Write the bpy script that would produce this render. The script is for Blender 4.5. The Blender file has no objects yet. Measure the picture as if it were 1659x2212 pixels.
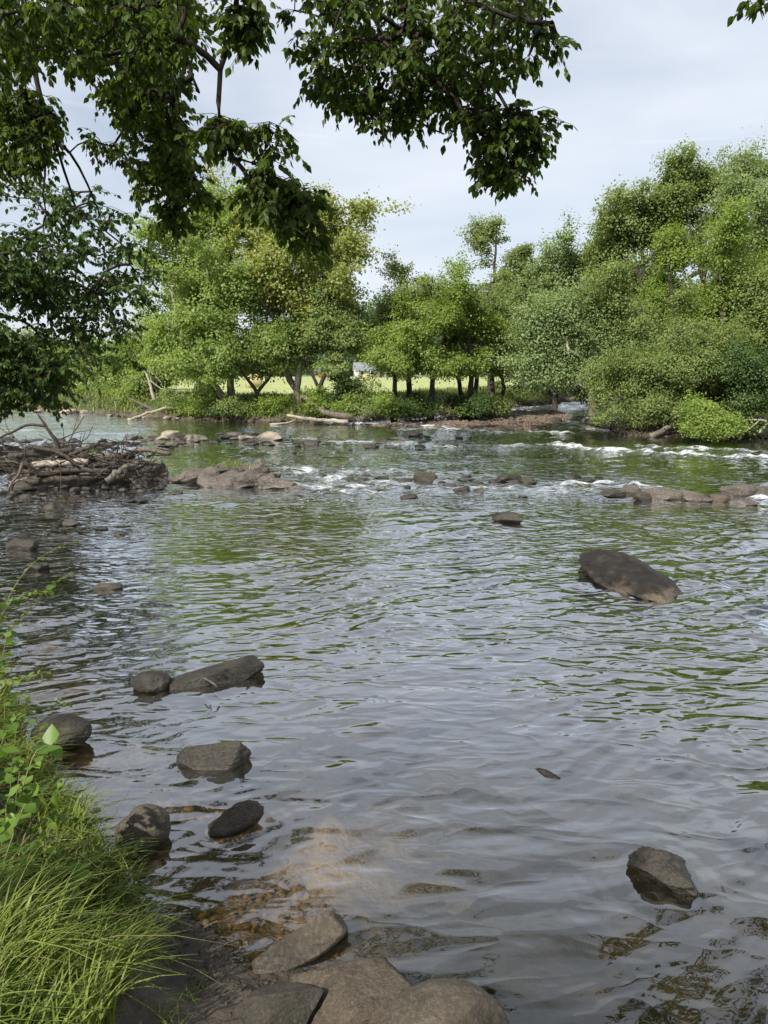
import bpy, math, random
import numpy as np
from mathutils import Vector, Euler
R = math.radians
random.seed(7); rng = np.random.default_rng(7)
scene = bpy.context.scene
# ------------------------------------------------------------------ camera, sky, sun, exposure
F, CX, CY, CH, PITCH = 1533.0, 829.5, 1106.0, 2.6, R(11.3)
cam = bpy.data.cameras.new('camera'); camo = bpy.data.objects.new('camera', cam)
scene.collection.objects.link(camo); scene.camera = camo
cam.sensor_fit = 'VERTICAL'; cam.sensor_height = 24; cam.lens = F/2212*24
cam.clip_start = .05; cam.clip_end = 3000
camo.location = (0, 0, CH); camo.rotation_euler = (R(90)-PITCH, 0, 0)
SUN_EL, SUN_AZ = R(43), math.atan2(-.50, -.66)       # towards the sun: left and behind the camera
SUNV = np.array([math.sin(SUN_AZ)*math.cos(SUN_EL), math.cos(SUN_AZ)*math.cos(SUN_EL), math.sin(SUN_EL)])
sl = bpy.data.lights.new('sun', 'SUN'); so = bpy.data.objects.new('sun', sl); scene.collection.objects.link(so)
sl.energy = 5.0; sl.angle = R(.7); sl.color = (1, .95, .86)
so.rotation_euler = Vector(SUNV).to_track_quat('Z', 'Y').to_euler()
scene.view_settings.view_transform = 'Standard'; scene.view_settings.look = 'None'
scene.view_settings.exposure = 0.68; scene.view_settings.gamma = 1
world = bpy.data.worlds.new('World'); scene.world = world; world.use_nodes = True

class NT:                                             # small node-tree writer
    def __init__(s, tree): s.t = tree; tree.nodes.clear()
    def n(s, typ, props=None, **ins):
        nd = s.t.nodes.new(typ)
        for k, v in (props or {}).items(): setattr(nd, k, v)
        for k, v in ins.items():
            k = k.replace('_', ' ')
            sock = nd.inputs[int(k[1:])] if k[0] == 'i' and k[1:].isdigit() else nd.inputs[k]
            if isinstance(v, bpy.types.NodeSocket): s.t.links.new(v, sock)
            else: sock.default_value = v
        return nd
    def math(s, op, a, b=0.0, c=None, clamp=False):
        nd = s.t.nodes.new('ShaderNodeMath'); nd.operation = op; nd.use_clamp = clamp
        for i, v in enumerate((a, b, c)):
            if v is None: continue
            if isinstance(v, bpy.types.NodeSocket): s.t.links.new(v, nd.inputs[i])
            else: nd.inputs[i].default_value = v
        return nd.outputs[0]
    def ramp(s, fac, stops, interp='LINEAR'):
        nd = s.t.nodes.new('ShaderNodeValToRGB'); s.t.links.new(fac, nd.inputs[0]); cr = nd.color_ramp; cr.interpolation = interp
        while len(cr.elements) < len(stops): cr.elements.new(.5)
        for e, (p, c) in zip(cr.elements, stops): e.position = p; e.color = tuple(c)+(1,) if len(c) == 3 else c
        return nd.outputs[0]
    def mix(s, fac, a, b, typ='MIX'):
        nd = s.t.nodes.new('ShaderNodeMix'); nd.data_type = 'RGBA'; nd.blend_type = typ
        for i, v in ((0, fac), (6, a), (7, b)):
            if isinstance(v, bpy.types.NodeSocket): s.t.links.new(v, nd.inputs[i])
            else: nd.inputs[i].default_value = (tuple(v)+(1,) if isinstance(v, tuple) and len(v) == 3 else v)
        return nd.outputs[2]
    def noise(s, vec, scale, detail=4, rough=.55, dist=0.):
        nd = s.n('ShaderNodeTexNoise', Vector=vec, Scale=scale, Detail=detail, Roughness=rough, Distortion=dist)
        return nd.outputs[0]
    def out(s, surf): 
        o = s.t.nodes.new('ShaderNodeOutputMaterial'); s.t.links.new(surf, o.inputs[0])

w = NT(world.node_tree)
sky = w.n('ShaderNodeTexSky', dict(sky_type='NISHITA', sun_disc=False, sun_elevation=SUN_EL, sun_rotation=SUN_AZ, air_density=1.0, dust_density=1.2, ozone_density=1.5, altitude=200))
tc = w.n('ShaderNodeTexCoord')
mp = w.n('ShaderNodeMapping', Vector=tc.outputs['Generated'], Scale=(1, 1, 3.2), Rotation=(0, R(14), R(20)))
c1 = w.noise(mp.outputs[0], 2.1, 6, .5, .25)
cl = w.ramp(c1, [(.30, (.42,)*3), (.52, (.76,)*3), (.70, (1.0,)*3)])
sx = w.n('ShaderNodeSeparateXYZ', Vector=tc.outputs['Generated'])
el = w.math('SUBTRACT', sx.outputs[2], .281)           # a faint contrail across the northern sky
el = w.math('ADD', el, w.math('MULTIPLY', sx.outputs[0], .05))
line = w.math('SUBTRACT', 1.0, w.math('MULTIPLY', w.math('ABSOLUTE', el), 320), clamp=True)
brk = w.ramp(w.noise(tc.outputs['Generated'], 6, 3), [(.42, (0,)*3), (.62, (1,)*3)])
trail = w.math('MULTIPLY', w.math('MULTIPLY', line, brk), .16)
cf = w.math('ADD', cl, trail, clamp=True)
skyc = w.mix(cf, sky.outputs[0], (7.3, 7.8, 8.6))
bg = w.n('ShaderNodeBackground', Color=skyc, Strength=.074)
wo = w.t.nodes.new('ShaderNodeOutputWorld'); w.t.links.new(bg.outputs[0], wo.inputs[0])

# ------------------------------------------------------------------ geometry of the place
def ray(px, py):
    a, b = px-CX, CY-py; c, s = math.cos(PITCH), math.sin(PITCH)
    return np.array([a, F*c+b*s, -F*s+b*c])
def P(px, py, z=0.0):                                  # a point at height z
    d = ray(px, py); t = (z-CH)/d[2]; return np.array([d[0]*t, d[1]*t, z])
def Q(px, py, Y):                                      # a point at distance Y
    d = ray(px, py); t = Y/d[1]; return np.array([d[0]*t, Y, CH+d[2]*t])
def pxm(Y): return Y/F                                 # metres per photo pixel at distance Y (about)

def hsh(ix, iy, iz, seed):
    h = (ix.astype(np.int64)*374761393 + iy.astype(np.int64)*668265263 + iz.astype(np.int64)*2147483647 + seed*1274126177) & 0xffffffff
    h = ((h ^ (h >> 13))*1274126177) & 0xffffffff
    h = ((h ^ (h >> 15))*2246822519) & 0xffffffff
    return ((h ^ (h >> 16)) & 0xffff)/65535.0
def noise3(x, y, z, seed=0):
    ix, iy, iz = np.floor(x), np.floor(y), np.floor(z); fx, fy, fz = x-ix, y-iy, z-iz
    fx, fy, fz = [f*f*f*(f*(f*6-15)+10) for f in (fx, fy, fz)]
    r = 0
    for a in (0, 1):
        for b in (0, 1):
            for c in (0, 1):
                r = r + hsh(ix+a, iy+b, iz+c, seed)*(fx if a else 1-fx)*(fy if b else 1-fy)*(fz if c else 1-fz)
    return r*2-1
def noise2(x, y, seed=0):
    ix, iy = np.floor(x), np.floor(y); fx, fy = x-ix, y-iy
    ux, uy = [f*f*f*(f*(f*6-15)+10) for f in (fx, fy)]
    z0 = np.zeros_like(ix); r = 0
    for a in (0, 1):
        for b in (0, 1):
            ang = hsh(ix+a, iy+b, z0, seed)*2*np.pi
            r = r + (np.cos(ang)*(fx-a)+np.sin(ang)*(fy-b))*(ux if a else 1-ux)*(uy if b else 1-uy)
    return r*1.4
def fbm2(x, y, seed=0, o=4, g=.5):
    r = 0; a = 1
    for k in range(o): r = r+a*noise2(x, y, seed+k*17); x = x*2.03; y = y*2.03; a *= g
    return r
def sstep(a, b, x): t = np.clip((x-a)/(b-a), 0, 1); return t*t*(3-2*t)
def seg_dist(X, Y, p, q):
    vx, vy = q[0]-p[0], q[1]-p[1]; L = vx*vx+vy*vy+1e-9
    t = np.clip(((X-p[0])*vx+(Y-p[1])*vy)/L, 0, 1)
    return np.hypot(X-p[0]-t*vx, Y-p[1]-t*vy)
def line_dist(X, Y, pts):
    d = np.full(np.shape(X), 1e9)
    for p, q in zip(pts[:-1], pts[1:]): d = np.minimum(d, seg_dist(X, Y, p, q))
    return d
def sd_poly(X, Y, poly):                               # positive inside
    d = np.full(np.shape(X), 1e9); ins = np.zeros(np.shape(X), bool); n = len(poly)
    for i in range(n):
        p, q = poly[i], poly[(i+1) % n]
        d = np.minimum(d, seg_dist(X, Y, p, q))
        c = ((p[1] > Y) != (q[1] > Y)) & (X < (q[0]-p[0])*(Y-p[1])/((q[1]-p[1]) or 1e-9)+p[0])
        ins ^= c
    return np.where(ins, d, -d)
p2 = lambda l: [tuple(P(*a)[:2]) for a in l]
FAR = [(-400, 95), (-90, 68)]+p2([(-260, 877), (0, 880), (60, 885), (140, 893), (220, 896), (280, 902), (380, 906), (450, 910), (600, 915), (700, 912), (800, 909), (880, 905), (960, 898), (1040, 890), (1100, 884), (1160, 876), (1225, 867), (1320, 862)])+[(40, 66), (400, 70), (900, 1500), (-900, 1500)]
RIGHT = p2([(1300, 936), (1350, 940), (1430, 943), (1560, 946), (1660, 948), (1900, 952)])+[(40, 25), (400, 20), (400, 58)]+[(45, 56)]+p2([(1620, 870), (1450, 874), (1350, 882), (1316, 900), (1300, 918)])
NEAR = [(-400, 50), (-60, 44), (-32, 37), (-19, 28)]+p2([(-150, 965), (-110, 1100), (-70, 1250), (-20, 1380), (30, 1480), (70, 1580), (150, 1660), (200, 1760), (250, 1850), (320, 1900), (370, 1975), (450, 2010), (540, 2062), (640, 2090), (720, 2150), (800, 2190), (930, 2250), (1080, 2330)])+[(2.2, .7), (4.5, -1.5), (12, -5), (60, -12), (400, -30), (400, -300), (-400, -300)]
BAR = p2([(800, 921), (880, 911), (980, 902), (1050, 896), (1130, 889), (1200, 888), (1235, 898), (1225, 912), (1170, 926), (1050, 930), (920, 928)])
PATCH = tuple(P(700, 1770)[:2]); PATCH2 = tuple(P(960, 1850)[:2])
def terrain(X, Y):
    n1 = fbm2(X*.9, Y*.9, 3, 4); n2 = fbm2(X*3.1, Y*3.1, 9, 3)
    w = .12*n2*np.clip(Y/20, .3, 2.5)
    dn, df, dr = sd_poly(X, Y, NEAR)+.10*n2, sd_poly(X, Y, FAR)+w*1.5+.3*n1, sd_poly(X, Y, RIGHT)+w*1.5
    zn = np.where(dn > 0, .04*sstep(0, .35, dn)+.10*sstep(.1, .8, dn)+.40*sstep(.35, 1.3, dn)+.6*sstep(1.1, 3, dn)+.03*n2*sstep(0, .6, dn)+(.014*fbm2(X*9, Y*9, 15, 3)+.02*noise2(X*5, Y*5, 16))*sstep(.02, .3, dn)*(Y < 14), -9)
    zf = np.where(df > 0, .25*sstep(0, .5, df)+.75*sstep(.3, 3.2, df)+.12*n1*sstep(.5, 3, df)*sstep(60, 30, df)-1.3*sstep(55, 280, Y), -9)
    zr = np.where(dr > 0, .3*sstep(0, 1.2, dr)+1.0*sstep(1, 5, dr)+.15*n1*sstep(.5, 3, dr), -9)
    bed = -.34+.10*n1+.05*n2
    bed = np.maximum(bed, -.5)
    sh = np.maximum(np.maximum(dn, df), dr)
    bed = bed*sstep(.15, -1.5, sh)-.02
    db = sd_poly(X, Y, BAR); bar = sstep(-1.0, .3, db)
    bed = bed*(1-bar)+bar*(.055+.05*n1+.07*n2)
    dp = np.hypot((X-PATCH[0])/.42, (Y-PATCH[1])/.50)+.5*n2; g = np.exp(-np.clip(dp, 0, 9)**2)
    dp2 = np.hypot((X-PATCH2[0])/.22, (Y-PATCH2[1])/.16)+.5*n2; g = np.maximum(g, np.exp(-np.clip(dp2, 0, 9)**2)*.35)
    bed = bed*(1-g)+g*(-.10+.02*n2)
    Z = np.maximum(np.maximum(zn, zf), np.maximum(zr, bed))
    return Z, dn, df, dr, bar, g
def ground_z(x, y): return float(terrain(np.array([float(x)]), np.array([float(y)]))[0][0])

# ------------------------------------------------------------------ object helpers
def mesh_np(name, V, faces_flat, counts, attrs=None, smooth=False):
    me = bpy.data.meshes.new(name); V = np.asarray(V, np.float32)
    faces_flat = np.asarray(faces_flat, np.int32); counts = np.asarray(counts, np.int32)
    me.vertices.add(len(V)); me.vertices.foreach_set('co', V.ravel())
    me.loops.add(len(faces_flat)); me.loops.foreach_set('vertex_index', faces_flat)
    me.polygons.add(len(counts)); st = np.concatenate([[0], np.cumsum(counts)[:-1]]).astype(np.int32)
    me.polygons.foreach_set('loop_start', st); me.polygons.foreach_set('loop_total', counts)
    if smooth: me.polygons.foreach_set('use_smooth', np.ones(len(counts), bool))
    for k, a in (attrs or {}).items():
        at = me.attributes.new(k, 'FLOAT', 'POINT'); at.data.foreach_set('value', np.asarray(a, np.float32))
    me.update(calc_edges=True); me.validate(); return me
def link(name, me, mat=None, parent=None, loc=None):
    o = bpy.data.objects.new(name, me); scene.collection.objects.link(o)
    if mat is not None and me is not None and not me.materials: me.materials.append(mat)
    if parent is not None: o.parent = parent
    if loc is not None: o.location = loc
    return o
def tag(o, label=None, cat=None, group=None, kind=None):
    for k, v in (('label', label), ('category', cat), ('group', group), ('kind', kind)):
        if v: o[k] = v
    return o
def thing(name, label, cat, loc=(0, 0, 0), group=None):
    o = bpy.data.objects.new(name, None); scene.collection.objects.link(o); o.location = loc; o.empty_display_size = .2
    return tag(o, label, cat, group)
class TB:                                              # tube batch
    def __init__(s): s.V = []; s.F = []; s.C = []; s.n = 0
    def tube(s, pts, rad, k=6, cap=True, rough=0, seed=0):
        pts = np.asarray(pts, float); n = len(pts); rad = np.broadcast_to(np.asarray(rad, float), (n,))
        T = np.gradient(pts, axis=0); T /= np.linalg.norm(T, axis=1)[:, None]+1e-9
        ref = np.array([0, 0, 1.]) if abs(T[:, 2]).mean() < .8 else np.array([1., 0, 0])
        A = np.cross(T, ref); A /= np.linalg.norm(A, axis=1)[:, None]+1e-9; B = np.cross(T, A)
        an = np.arange(k)*2*np.pi/k
        rr = rad[:, None]*np.ones(k)
        if rough: rr = rr*(1+rough*(np.random.default_rng(seed+n*7+k).random((n, k))-.5)*2)
        V = pts[:, None]+rr[..., None]*(np.cos(an)[None, :, None]*A[:, None]+np.sin(an)[None, :, None]*B[:, None])
        s.V.append(V.reshape(-1, 3)); i = np.arange(n-1)[:, None]*k; j = np.arange(k)[None]; j2 = (j+1) % k
        f = np.stack([i+j, i+j2, i+k+j2, i+k+j], -1).reshape(-1, 4)+s.n
        s.F.append(f.ravel()); s.C.append(np.full(len(f), 4))
        if cap:
            s.F.append(np.arange(k)[::-1]+s.n); s.C.append([k]); s.F.append(np.arange(k)+s.n+(n-1)*k); s.C.append([k])
        s.n += n*k
    def box(s, c, d, rz=0):
        v = np.array([(x, y, z) for x in (-.5, .5) for y in (-.5, .5) for z in (-.5, .5)])*np.array(d)
        co, si = math.cos(rz), math.sin(rz); v = np.stack([v[:, 0]*co-v[:, 1]*si, v[:, 0]*si+v[:, 1]*co, v[:, 2]], 1)+np.array(c)
        f = np.array([(0, 1, 3, 2), (4, 6, 7, 5), (0, 4, 5, 1), (2, 3, 7, 6), (0, 2, 6, 4), (1, 5, 7, 3)])+s.n
        s.V.append(v); s.F.append(f.ravel()); s.C.append(np.full(6, 4)); s.n += 8
    def poly(s, verts, faces):
        s.V.append(np.asarray(verts, float))
        for f in faces: s.F.append(np.array(f)+s.n); s.C.append([len(f)])
        s.n += len(verts)
    def build(s, name, mat, parent=None, smooth=True, off=None):
        if not s.V: return None
        V = np.concatenate(s.V)
        if off is not None: V = V-np.asarray(off)
        return link(name, mesh_np(name, V, np.concatenate(s.F), np.concatenate(s.C), smooth=smooth), mat, parent)
def curve(pts, step):
    pts = np.asarray(pts, float)
    if len(pts) < 3: 
        n = max(2, int(np.linalg.norm(pts[-1]-pts[0])/step)+1); t = np.linspace(0, 1, n)[:, None]; return pts[0]*(1-t)+pts[-1]*t
    out = []; E = np.vstack([2*pts[0]-pts[1], pts, 2*pts[-1]-pts[-2]])
    for i in range(1, len(E)-2):
        a, b, c, d = E[i-1:i+3]; n = max(1, int(np.linalg.norm(c-b)/step))
        for t in np.arange(n)/n: out.append(.5*((2*b)+(-a+c)*t+(2*a-5*b+4*c-d)*t*t+(-a+3*b-3*c+d)*t**3))
    out.append(pts[-1]); return np.array(out)

# ------------------------------------------------------------------ materials
def newmat(name):
    m = bpy.data.materials.new(name); m.use_nodes = True; return m, NT(m.node_tree)
def pos(n): return n.n('ShaderNodeNewGeometry').outputs['Position']
def objc(n): return n.n('ShaderNodeTexCoord').outputs['Object']
def attr(n, a): return n.n('ShaderNodeAttribute', dict(attribute_name=a)).outputs['Fac']
def leaf_mat(name, dark, mid, light, trans=.35, tcol=None, rough=.5, spec=.25):
    m, n = newmat(name); r = attr(n, 'rnd')
    col = n.ramp(r, [(0, dark), (.5, mid), (1, light)])
    big = n.noise(pos(n), .55, 3); col = n.mix(n.math('MULTIPLY', n.math('SUBTRACT', big, .35, clamp=True), 1.1), col, tuple(light), 'MIX')
    p = n.n('ShaderNodeBsdfPrincipled', Base_Color=col, Roughness=rough, Specular_IOR_Level=spec)
    tl = n.mix(1.0, col, tcol or (1.7, 1.6, .6), 'MULTIPLY')
    t = n.n('ShaderNodeBsdfTranslucent', Color=tl)
    n.out(n.n('ShaderNodeMixShader', Fac=trans, i1=p.outputs[0], i2=t.outputs[0]).outputs[0]); return m
def bark_mat(name, a, b, scale=8, bump=.5, rough=.85, stretch=4):
    m, n = newmat(name); o = pos(n)
    mpn = n.n('ShaderNodeMapping', Vector=o, Scale=(1, 1, 1/stretch))
    f = n.noise(mpn.outputs[0], scale*3, 6, .65); g = n.noise(o, scale*.4, 4)
    col = n.ramp(f, [(.32, a), (.62, b)]); col = n.mix(n.math('MULTIPLY', g, .5), col, tuple(x*.55 for x in a))
    bm = n.n('ShaderNodeBump', Height=f, Strength=bump, Distance=.03)
    n.out(n.n('ShaderNodeBsdfPrincipled', Base_Color=col, Roughness=rough, Normal=bm.outputs[0], Specular_IOR_Level=.2).outputs[0]); return m
def rock_mat(name, a, b, wet=.5, moss=0., scale=3., bump=.6, crack=True):
    m, n = newmat(name); o = pos(n)
    f = n.noise(o, scale*1.6, 8, .62, .3); g = n.noise(o, scale*7, 8, .7)
    col = n.ramp(f, [(.30, a), (.5, tuple((x+y)/2 for x, y in zip(a, b))), (.70, b)])
    col = n.mix(n.math('MULTIPLY', n.math('SUBTRACT', g, .42, clamp=True), 1.8, clamp=True), col, tuple(x*.45 for x in a))
    sep = n.n('ShaderNodeSeparateXYZ', Vector=o)
    zz = n.math('ADD', sep.outputs[2], n.math('MULTIPLY', n.math('SUBTRACT', f, .5), .10))
    wetf = n.math('SUBTRACT', 1.0, n.math('MULTIPLY', zz, 1/max(.02, wet*.22)), clamp=True)      # darker soaked band at the waterline
    col = n.mix(n.math('MULTIPLY', wetf, .62), col, tuple(x*.30 for x in a))
    if moss:
        mo = n.ramp(n.noise(o, scale*4, 5, .6), [(.45, (0,)*3), (.62, (1,)*3)])
        col = n.mix(n.math('MULTIPLY', n.math('MULTIPLY', mo, moss), 1.0), col, (.035, .04, .012))
    h = n.math('ADD', n.math('MULTIPLY', f, 1.0), n.math('MULTIPLY', g, .35))
    fine = n.noise(o, scale*26, 6, .75); h = n.math('ADD', h, n.math('MULTIPLY', fine, .16))
    st = n.noise(n.n('ShaderNodeMapping', Vector=o, Scale=(.5, 1, 3.5), Rotation=(.5, .35, .4)).outputs[0], scale*2.2, 6, .65, .5)
    if crack: h = n.math('ADD', h, n.math('MULTIPLY', st, .7)); col = n.mix(n.ramp(st, [(.36, (.65,)*3), (.46, (0,)*3)]), col, tuple(x*.4 for x in a))
    col = n.mix(n.ramp(fine, [(.46, (0,)*3), (.74, (.8,)*3)]), col, tuple(min(1, x*1.7) for x in b))
    bm = n.n('ShaderNodeBump', Height=h, Strength=min(1, bump*1.5), Distance=.04)
    ro = n.math('SUBTRACT', .72, n.math('MULTIPLY', wetf, .42)); ro = n.math('ADD', ro, n.math('MULTIPLY', g, .1))
    n.out(n.n('ShaderNodeBsdfPrincipled', Base_Color=col, Roughness=ro, Normal=bm.outputs[0], Specular_IOR_Level=.45).outputs[0]); return m
def plain(name, col, rough=.7, var=.25, scale=4):
    m, n = newmat(name); f = n.noise(objc(n), scale, 5)
    c = n.mix(f, tuple(x*(1-var) for x in col), tuple(min(1, x*(1+var)) for x in col))
    n.out(n.n('ShaderNodeBsdfPrincipled', Base_Color=c, Roughness=rough).outputs[0]); return m

M = {}
M['canopy'] = leaf_mat('canopy_leaf', (.030, .055, .010), (.052, .09, .015), (.09, .135, .022), .50, rough=.42, spec=.28)
M['left'] = leaf_mat('left_leaf', (.024, .048, .012), (.042, .078, .018), (.07, .118, .028), .38, rough=.5, spec=.18)
M['syc'] = leaf_mat('sycamore_leaf', (.115, .18, .048), (.178, .255, .072), (.255, .33, .105), .48)
M['sycy'] = leaf_mat('yellowing_leaf', (.15, .19, .05), (.23, .275, .085), (.32, .335, .12), .48)
M['bright'] = leaf_mat('bright_leaf', (.105, .165, .034), (.165, .24, .052), (.24, .31, .08), .48)
M['midg'] = leaf_mat('mid_leaf', (.10, .145, .045), (.16, .215, .07), (.22, .275, .10), .45)
M['greyg'] = leaf_mat('silvery_leaf', (.11, .17, .07), (.17, .24, .10), (.26, .32, .15), .42)
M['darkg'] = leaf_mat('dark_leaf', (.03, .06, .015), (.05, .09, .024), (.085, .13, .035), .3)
M['grass'] = leaf_mat('grass_blade', (.05, .085, .016), (.12, .175, .032), (.26, .30, .07), .35, rough=.45)
M['weed'] = leaf_mat('weed_leaf', (.06, .12, .02), (.10, .18, .03), (.18, .27, .05), .4, rough=.4)
M['reed'] = leaf_mat('bank_weeds', (.06, .11, .022), (.12, .17, .04), (.24, .26, .09), .3)
M['bark'] = bark_mat('dark_bark', (.022, .018, .014), (.07, .058, .045))
M['greybark'] = bark_mat('grey_brown_bark', (.045, .038, .03), (.15, .13, .10), 5)
M['twig'] = bark_mat('twig_bark', (.018, .014, .010), (.05, .04, .03), 20)
M['syb'] = bark_mat('sycamore_bark', (.12, .10, .075), (.38, .35, .29), 4)
M['drift'] = bark_mat('driftwood', (.065, .055, .044), (.19, .165, .135), 6, .6)
M['driftd'] = bark_mat('wet_driftwood', (.022, .018, .014), (.08, .066, .052), 6, .6, .6)
M['pale'] = bark_mat('bleached_wood', (.20, .17, .13), (.45, .40, .33), 6, .5)
M['rockd'] = rock_mat('wet_dark_rock', (.020, .017, .013), (.055, .045, .035), .9, .35)
M['rockb'] = rock_mat('brown_rock', (.034, .026, .019), (.088, .067, .047), .6, .15)
M['rockp'] = rock_mat('purple_grey_rock', (.042, .034, .029), (.12, .10, .084), .7, .15, 1.2)
M['rockm'] = rock_mat('tan_brown_rock', (.055, .042, .030), (.13, .098, .068), .6, .12)
M['rockw'] = rock_mat('pale_rock', (.12, .10, .078), (.29, .25, .19), .5, 0, 1.6)
M['stone'] = rock_mat('smooth_stone', (.042, .034, .024), (.088, .070, .050), .3, .12, 2., .5, True)
M['bedstone'] = plain('bed_stone', (.16, .11, .055), .6, .75, 7)
M['gravel'] = rock_mat('gravel_stone', (.06, .045, .034), (.17, .13, .10), .45, 0, 2)

# ground: one heightfield, split by what it is
def ground_mat():
    m, n = newmat('ground'); o = pos(n)
    mud = n.ramp(n.noise(o, 5, 8, .65), [(.3, (.035, .026, .018)), (.7, (.14, .108, .078))])
    peb = n.n('ShaderNodeTexVoronoi', Vector=o, Scale=14.); pv = n.ramp(peb.outputs['Distance'], [(0, (1,)*3), (.6, (0,)*3)])
    mud = n.mix(.35, mud, n.mix(n.n('ShaderNodeSeparateColor', Color=peb.outputs['Color']).outputs[0], (.05, .042, .034), (.17, .14, .11)))
    turf = n.ramp(n.noise(o, 3, 6), [(.3, (.018, .026, .008)), (.7, (.045, .06, .018))])
    col = n.mix(attr(n, 'turf'), mud, turf)
    h = n.math('ADD', n.noise(o, 9, 8, .7), n.math('MULTIPLY', pv, .4))
    bm = n.n('ShaderNodeBump', Height=h, Strength=1., Distance=.04)
    zz = n.n('ShaderNodeSeparateXYZ', Vector=o).outputs[2]; wet = n.math('SUBTRACT', 1.0, n.math('MULTIPLY', zz, 9), clamp=True); col = n.mix(n.math('MULTIPLY', wet, .45), col, (.02, .015, .010))
    ro = n.math('ADD', n.math('SUBTRACT', .42, n.math('MULTIPLY', wet, .25)), n.math('MULTIPLY', n.noise(o, 4, 3), .4))
    n.out(n.n('ShaderNodeBsdfPrincipled', Base_Color=col, Roughness=ro, Normal=bm.outputs[0], Specular_IOR_Level=.4).outputs[0]); return m
def bed_mat():
    m, n = newmat('riverbed'); o = pos(n)
    v = n.n('ShaderNodeTexVoronoi', Vector=n.n('ShaderNodeMapping', Vector=o, Scale=(1, 1, .3)).outputs[0], Scale=5.5)
    v2 = n.n('ShaderNodeTexVoronoi', Vector=o, Scale=15.)
    a = n.n('ShaderNodeSeparateColor', Color=v.outputs['Color']).outputs[0]; b = n.n('ShaderNodeSeparateColor', Color=v2.outputs['Color']).outputs[1]
    c = n.mix(a, (.020, .018, .009), (.078, .062, .030)); c = n.mix(.45, c, n.mix(b, (.02, .018, .009), (.092, .074, .040)))
    e = n.math('MULTIPLY', v.outputs['Distance'], 1.3, clamp=True); c = n.mix(e, c, (.04, .038, .016))
    c = n.mix(n.ramp(n.noise(o, .5, 4), [(.42, (0,)*3), (.6, (1,)*3)]), c, (.03, .034, .010))
    bar = attr(n, 'bar'); c = n.mix(bar, c, n.mix(b, (.07, .048, .034), (.20, .14, .10)))
    c = n.mix(n.math('MULTIPLY', attr(n, 'shallow'), .8), c, n.mix(b, (.07, .045, .016), (.26, .18, .075)))
    c = n.mix(attr(n, 'sand'), c, n.ramp(n.noise(o, 9, 7, .7), [(.3, (.17, .145, .11)), (.7, (.52, .46, .37))]))
    bm = n.n('ShaderNodeBump', Height=n.math('ADD', n.math('MULTIPLY', v.outputs['Distance'], -1.), n.noise(o, 20, 5)), Strength=.8, Distance=.04)
    n.out(n.n('ShaderNodeBsdfPrincipled', Base_Color=c, Roughness=.7, Normal=bm.outputs[0]).outputs[0]); return m
def field_mat():
    m, n = newmat('mown_field'); o = pos(n)
    s = n.n('ShaderNodeMapping', Vector=o, Scale=(.12, 1, 1)).outputs[0]
    c = n.ramp(n.noise(s, .8, 6, .7), [(.3, (.22, .25, .10)), (.55, (.30, .33, .145)), (.75, (.38, .39, .20))])
    n.out(n.n('ShaderNodeBsdfPrincipled', Base_Color=c, Roughness=.95, Specular_IOR_Level=.1, Normal=n.n('ShaderNodeBump', Height=n.noise(o, 6, 4), Strength=.5).outputs[0]).outputs[0]); return m
M['ground'] = ground_mat(); M['bed'] = bed_mat(); M['field'] = field_mat()
def spaced(a, b, d0, c, g):                            # coordinates from a to b, spacing d0 near c and growing
    u = [c]; d = d0
    while u[-1] < b: u.append(u[-1]+d); d = max(d0, g*abs(u[-1]-c))
    l = [c]; d = d0
    while l[-1] > a: l.append(l[-1]-d); d = max(d0, g*abs(l[-1]-c))
    return np.array(l[:0:-1]+u)
gx, gy = spaced(-900, 900, .04, -.5, .016), spaced(-80, 1400, .04, 3, .013)
X, Y = np.meshgrid(gx, gy); Z, dn, df, dr, bar, g = terrain(X, Y)
TURF = np.clip(sstep(.55, 1.0, dn+.15*noise2(X*2, Y*2, 5))+sstep(.5, 1.4, df)+sstep(1.6, 3, dr), 0, 1)
def split(name, maskv, mat, label=None):
    nx, ny = len(gx), len(gy); i = np.arange(ny-1)[:, None]*nx+np.arange(nx-1)[None]
    q = np.stack([i, i+1, i+nx+1, i+nx], -1)[maskv]; used = np.unique(q)
    re = np.full(nx*ny, -1); re[used] = np.arange(len(used)); V = np.stack([X.ravel(), Y.ravel(), Z.ravel()], 1)[used]
    me = mesh_np(name, V, re[q].ravel(), np.full(len(q), 4), dict(turf=TURF.ravel()[used], bar=bar.ravel()[used], sand=g.ravel()[used], shallow=(sstep(-1.0, -.15, dn+.2*noise2(X*3, Y*3, 44))*(Y < 9)*sstep(.3, -.4, X)).ravel()[used]), True)
    return tag(link(name, me, mat), kind='structure')
cen = lambda A: (A[:-1, :-1]+A[1:, 1:])/2
fm = (cen(df) > 7)&(cen(Y) > 44); land = np.maximum(np.maximum(cen(dn), cen(df)), cen(dr)) > 0
split('field', fm, M['field']); split('river_bank', land & ~fm, M['ground']); split('riverbed', ~land & ~fm, M['bed'])

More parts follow.
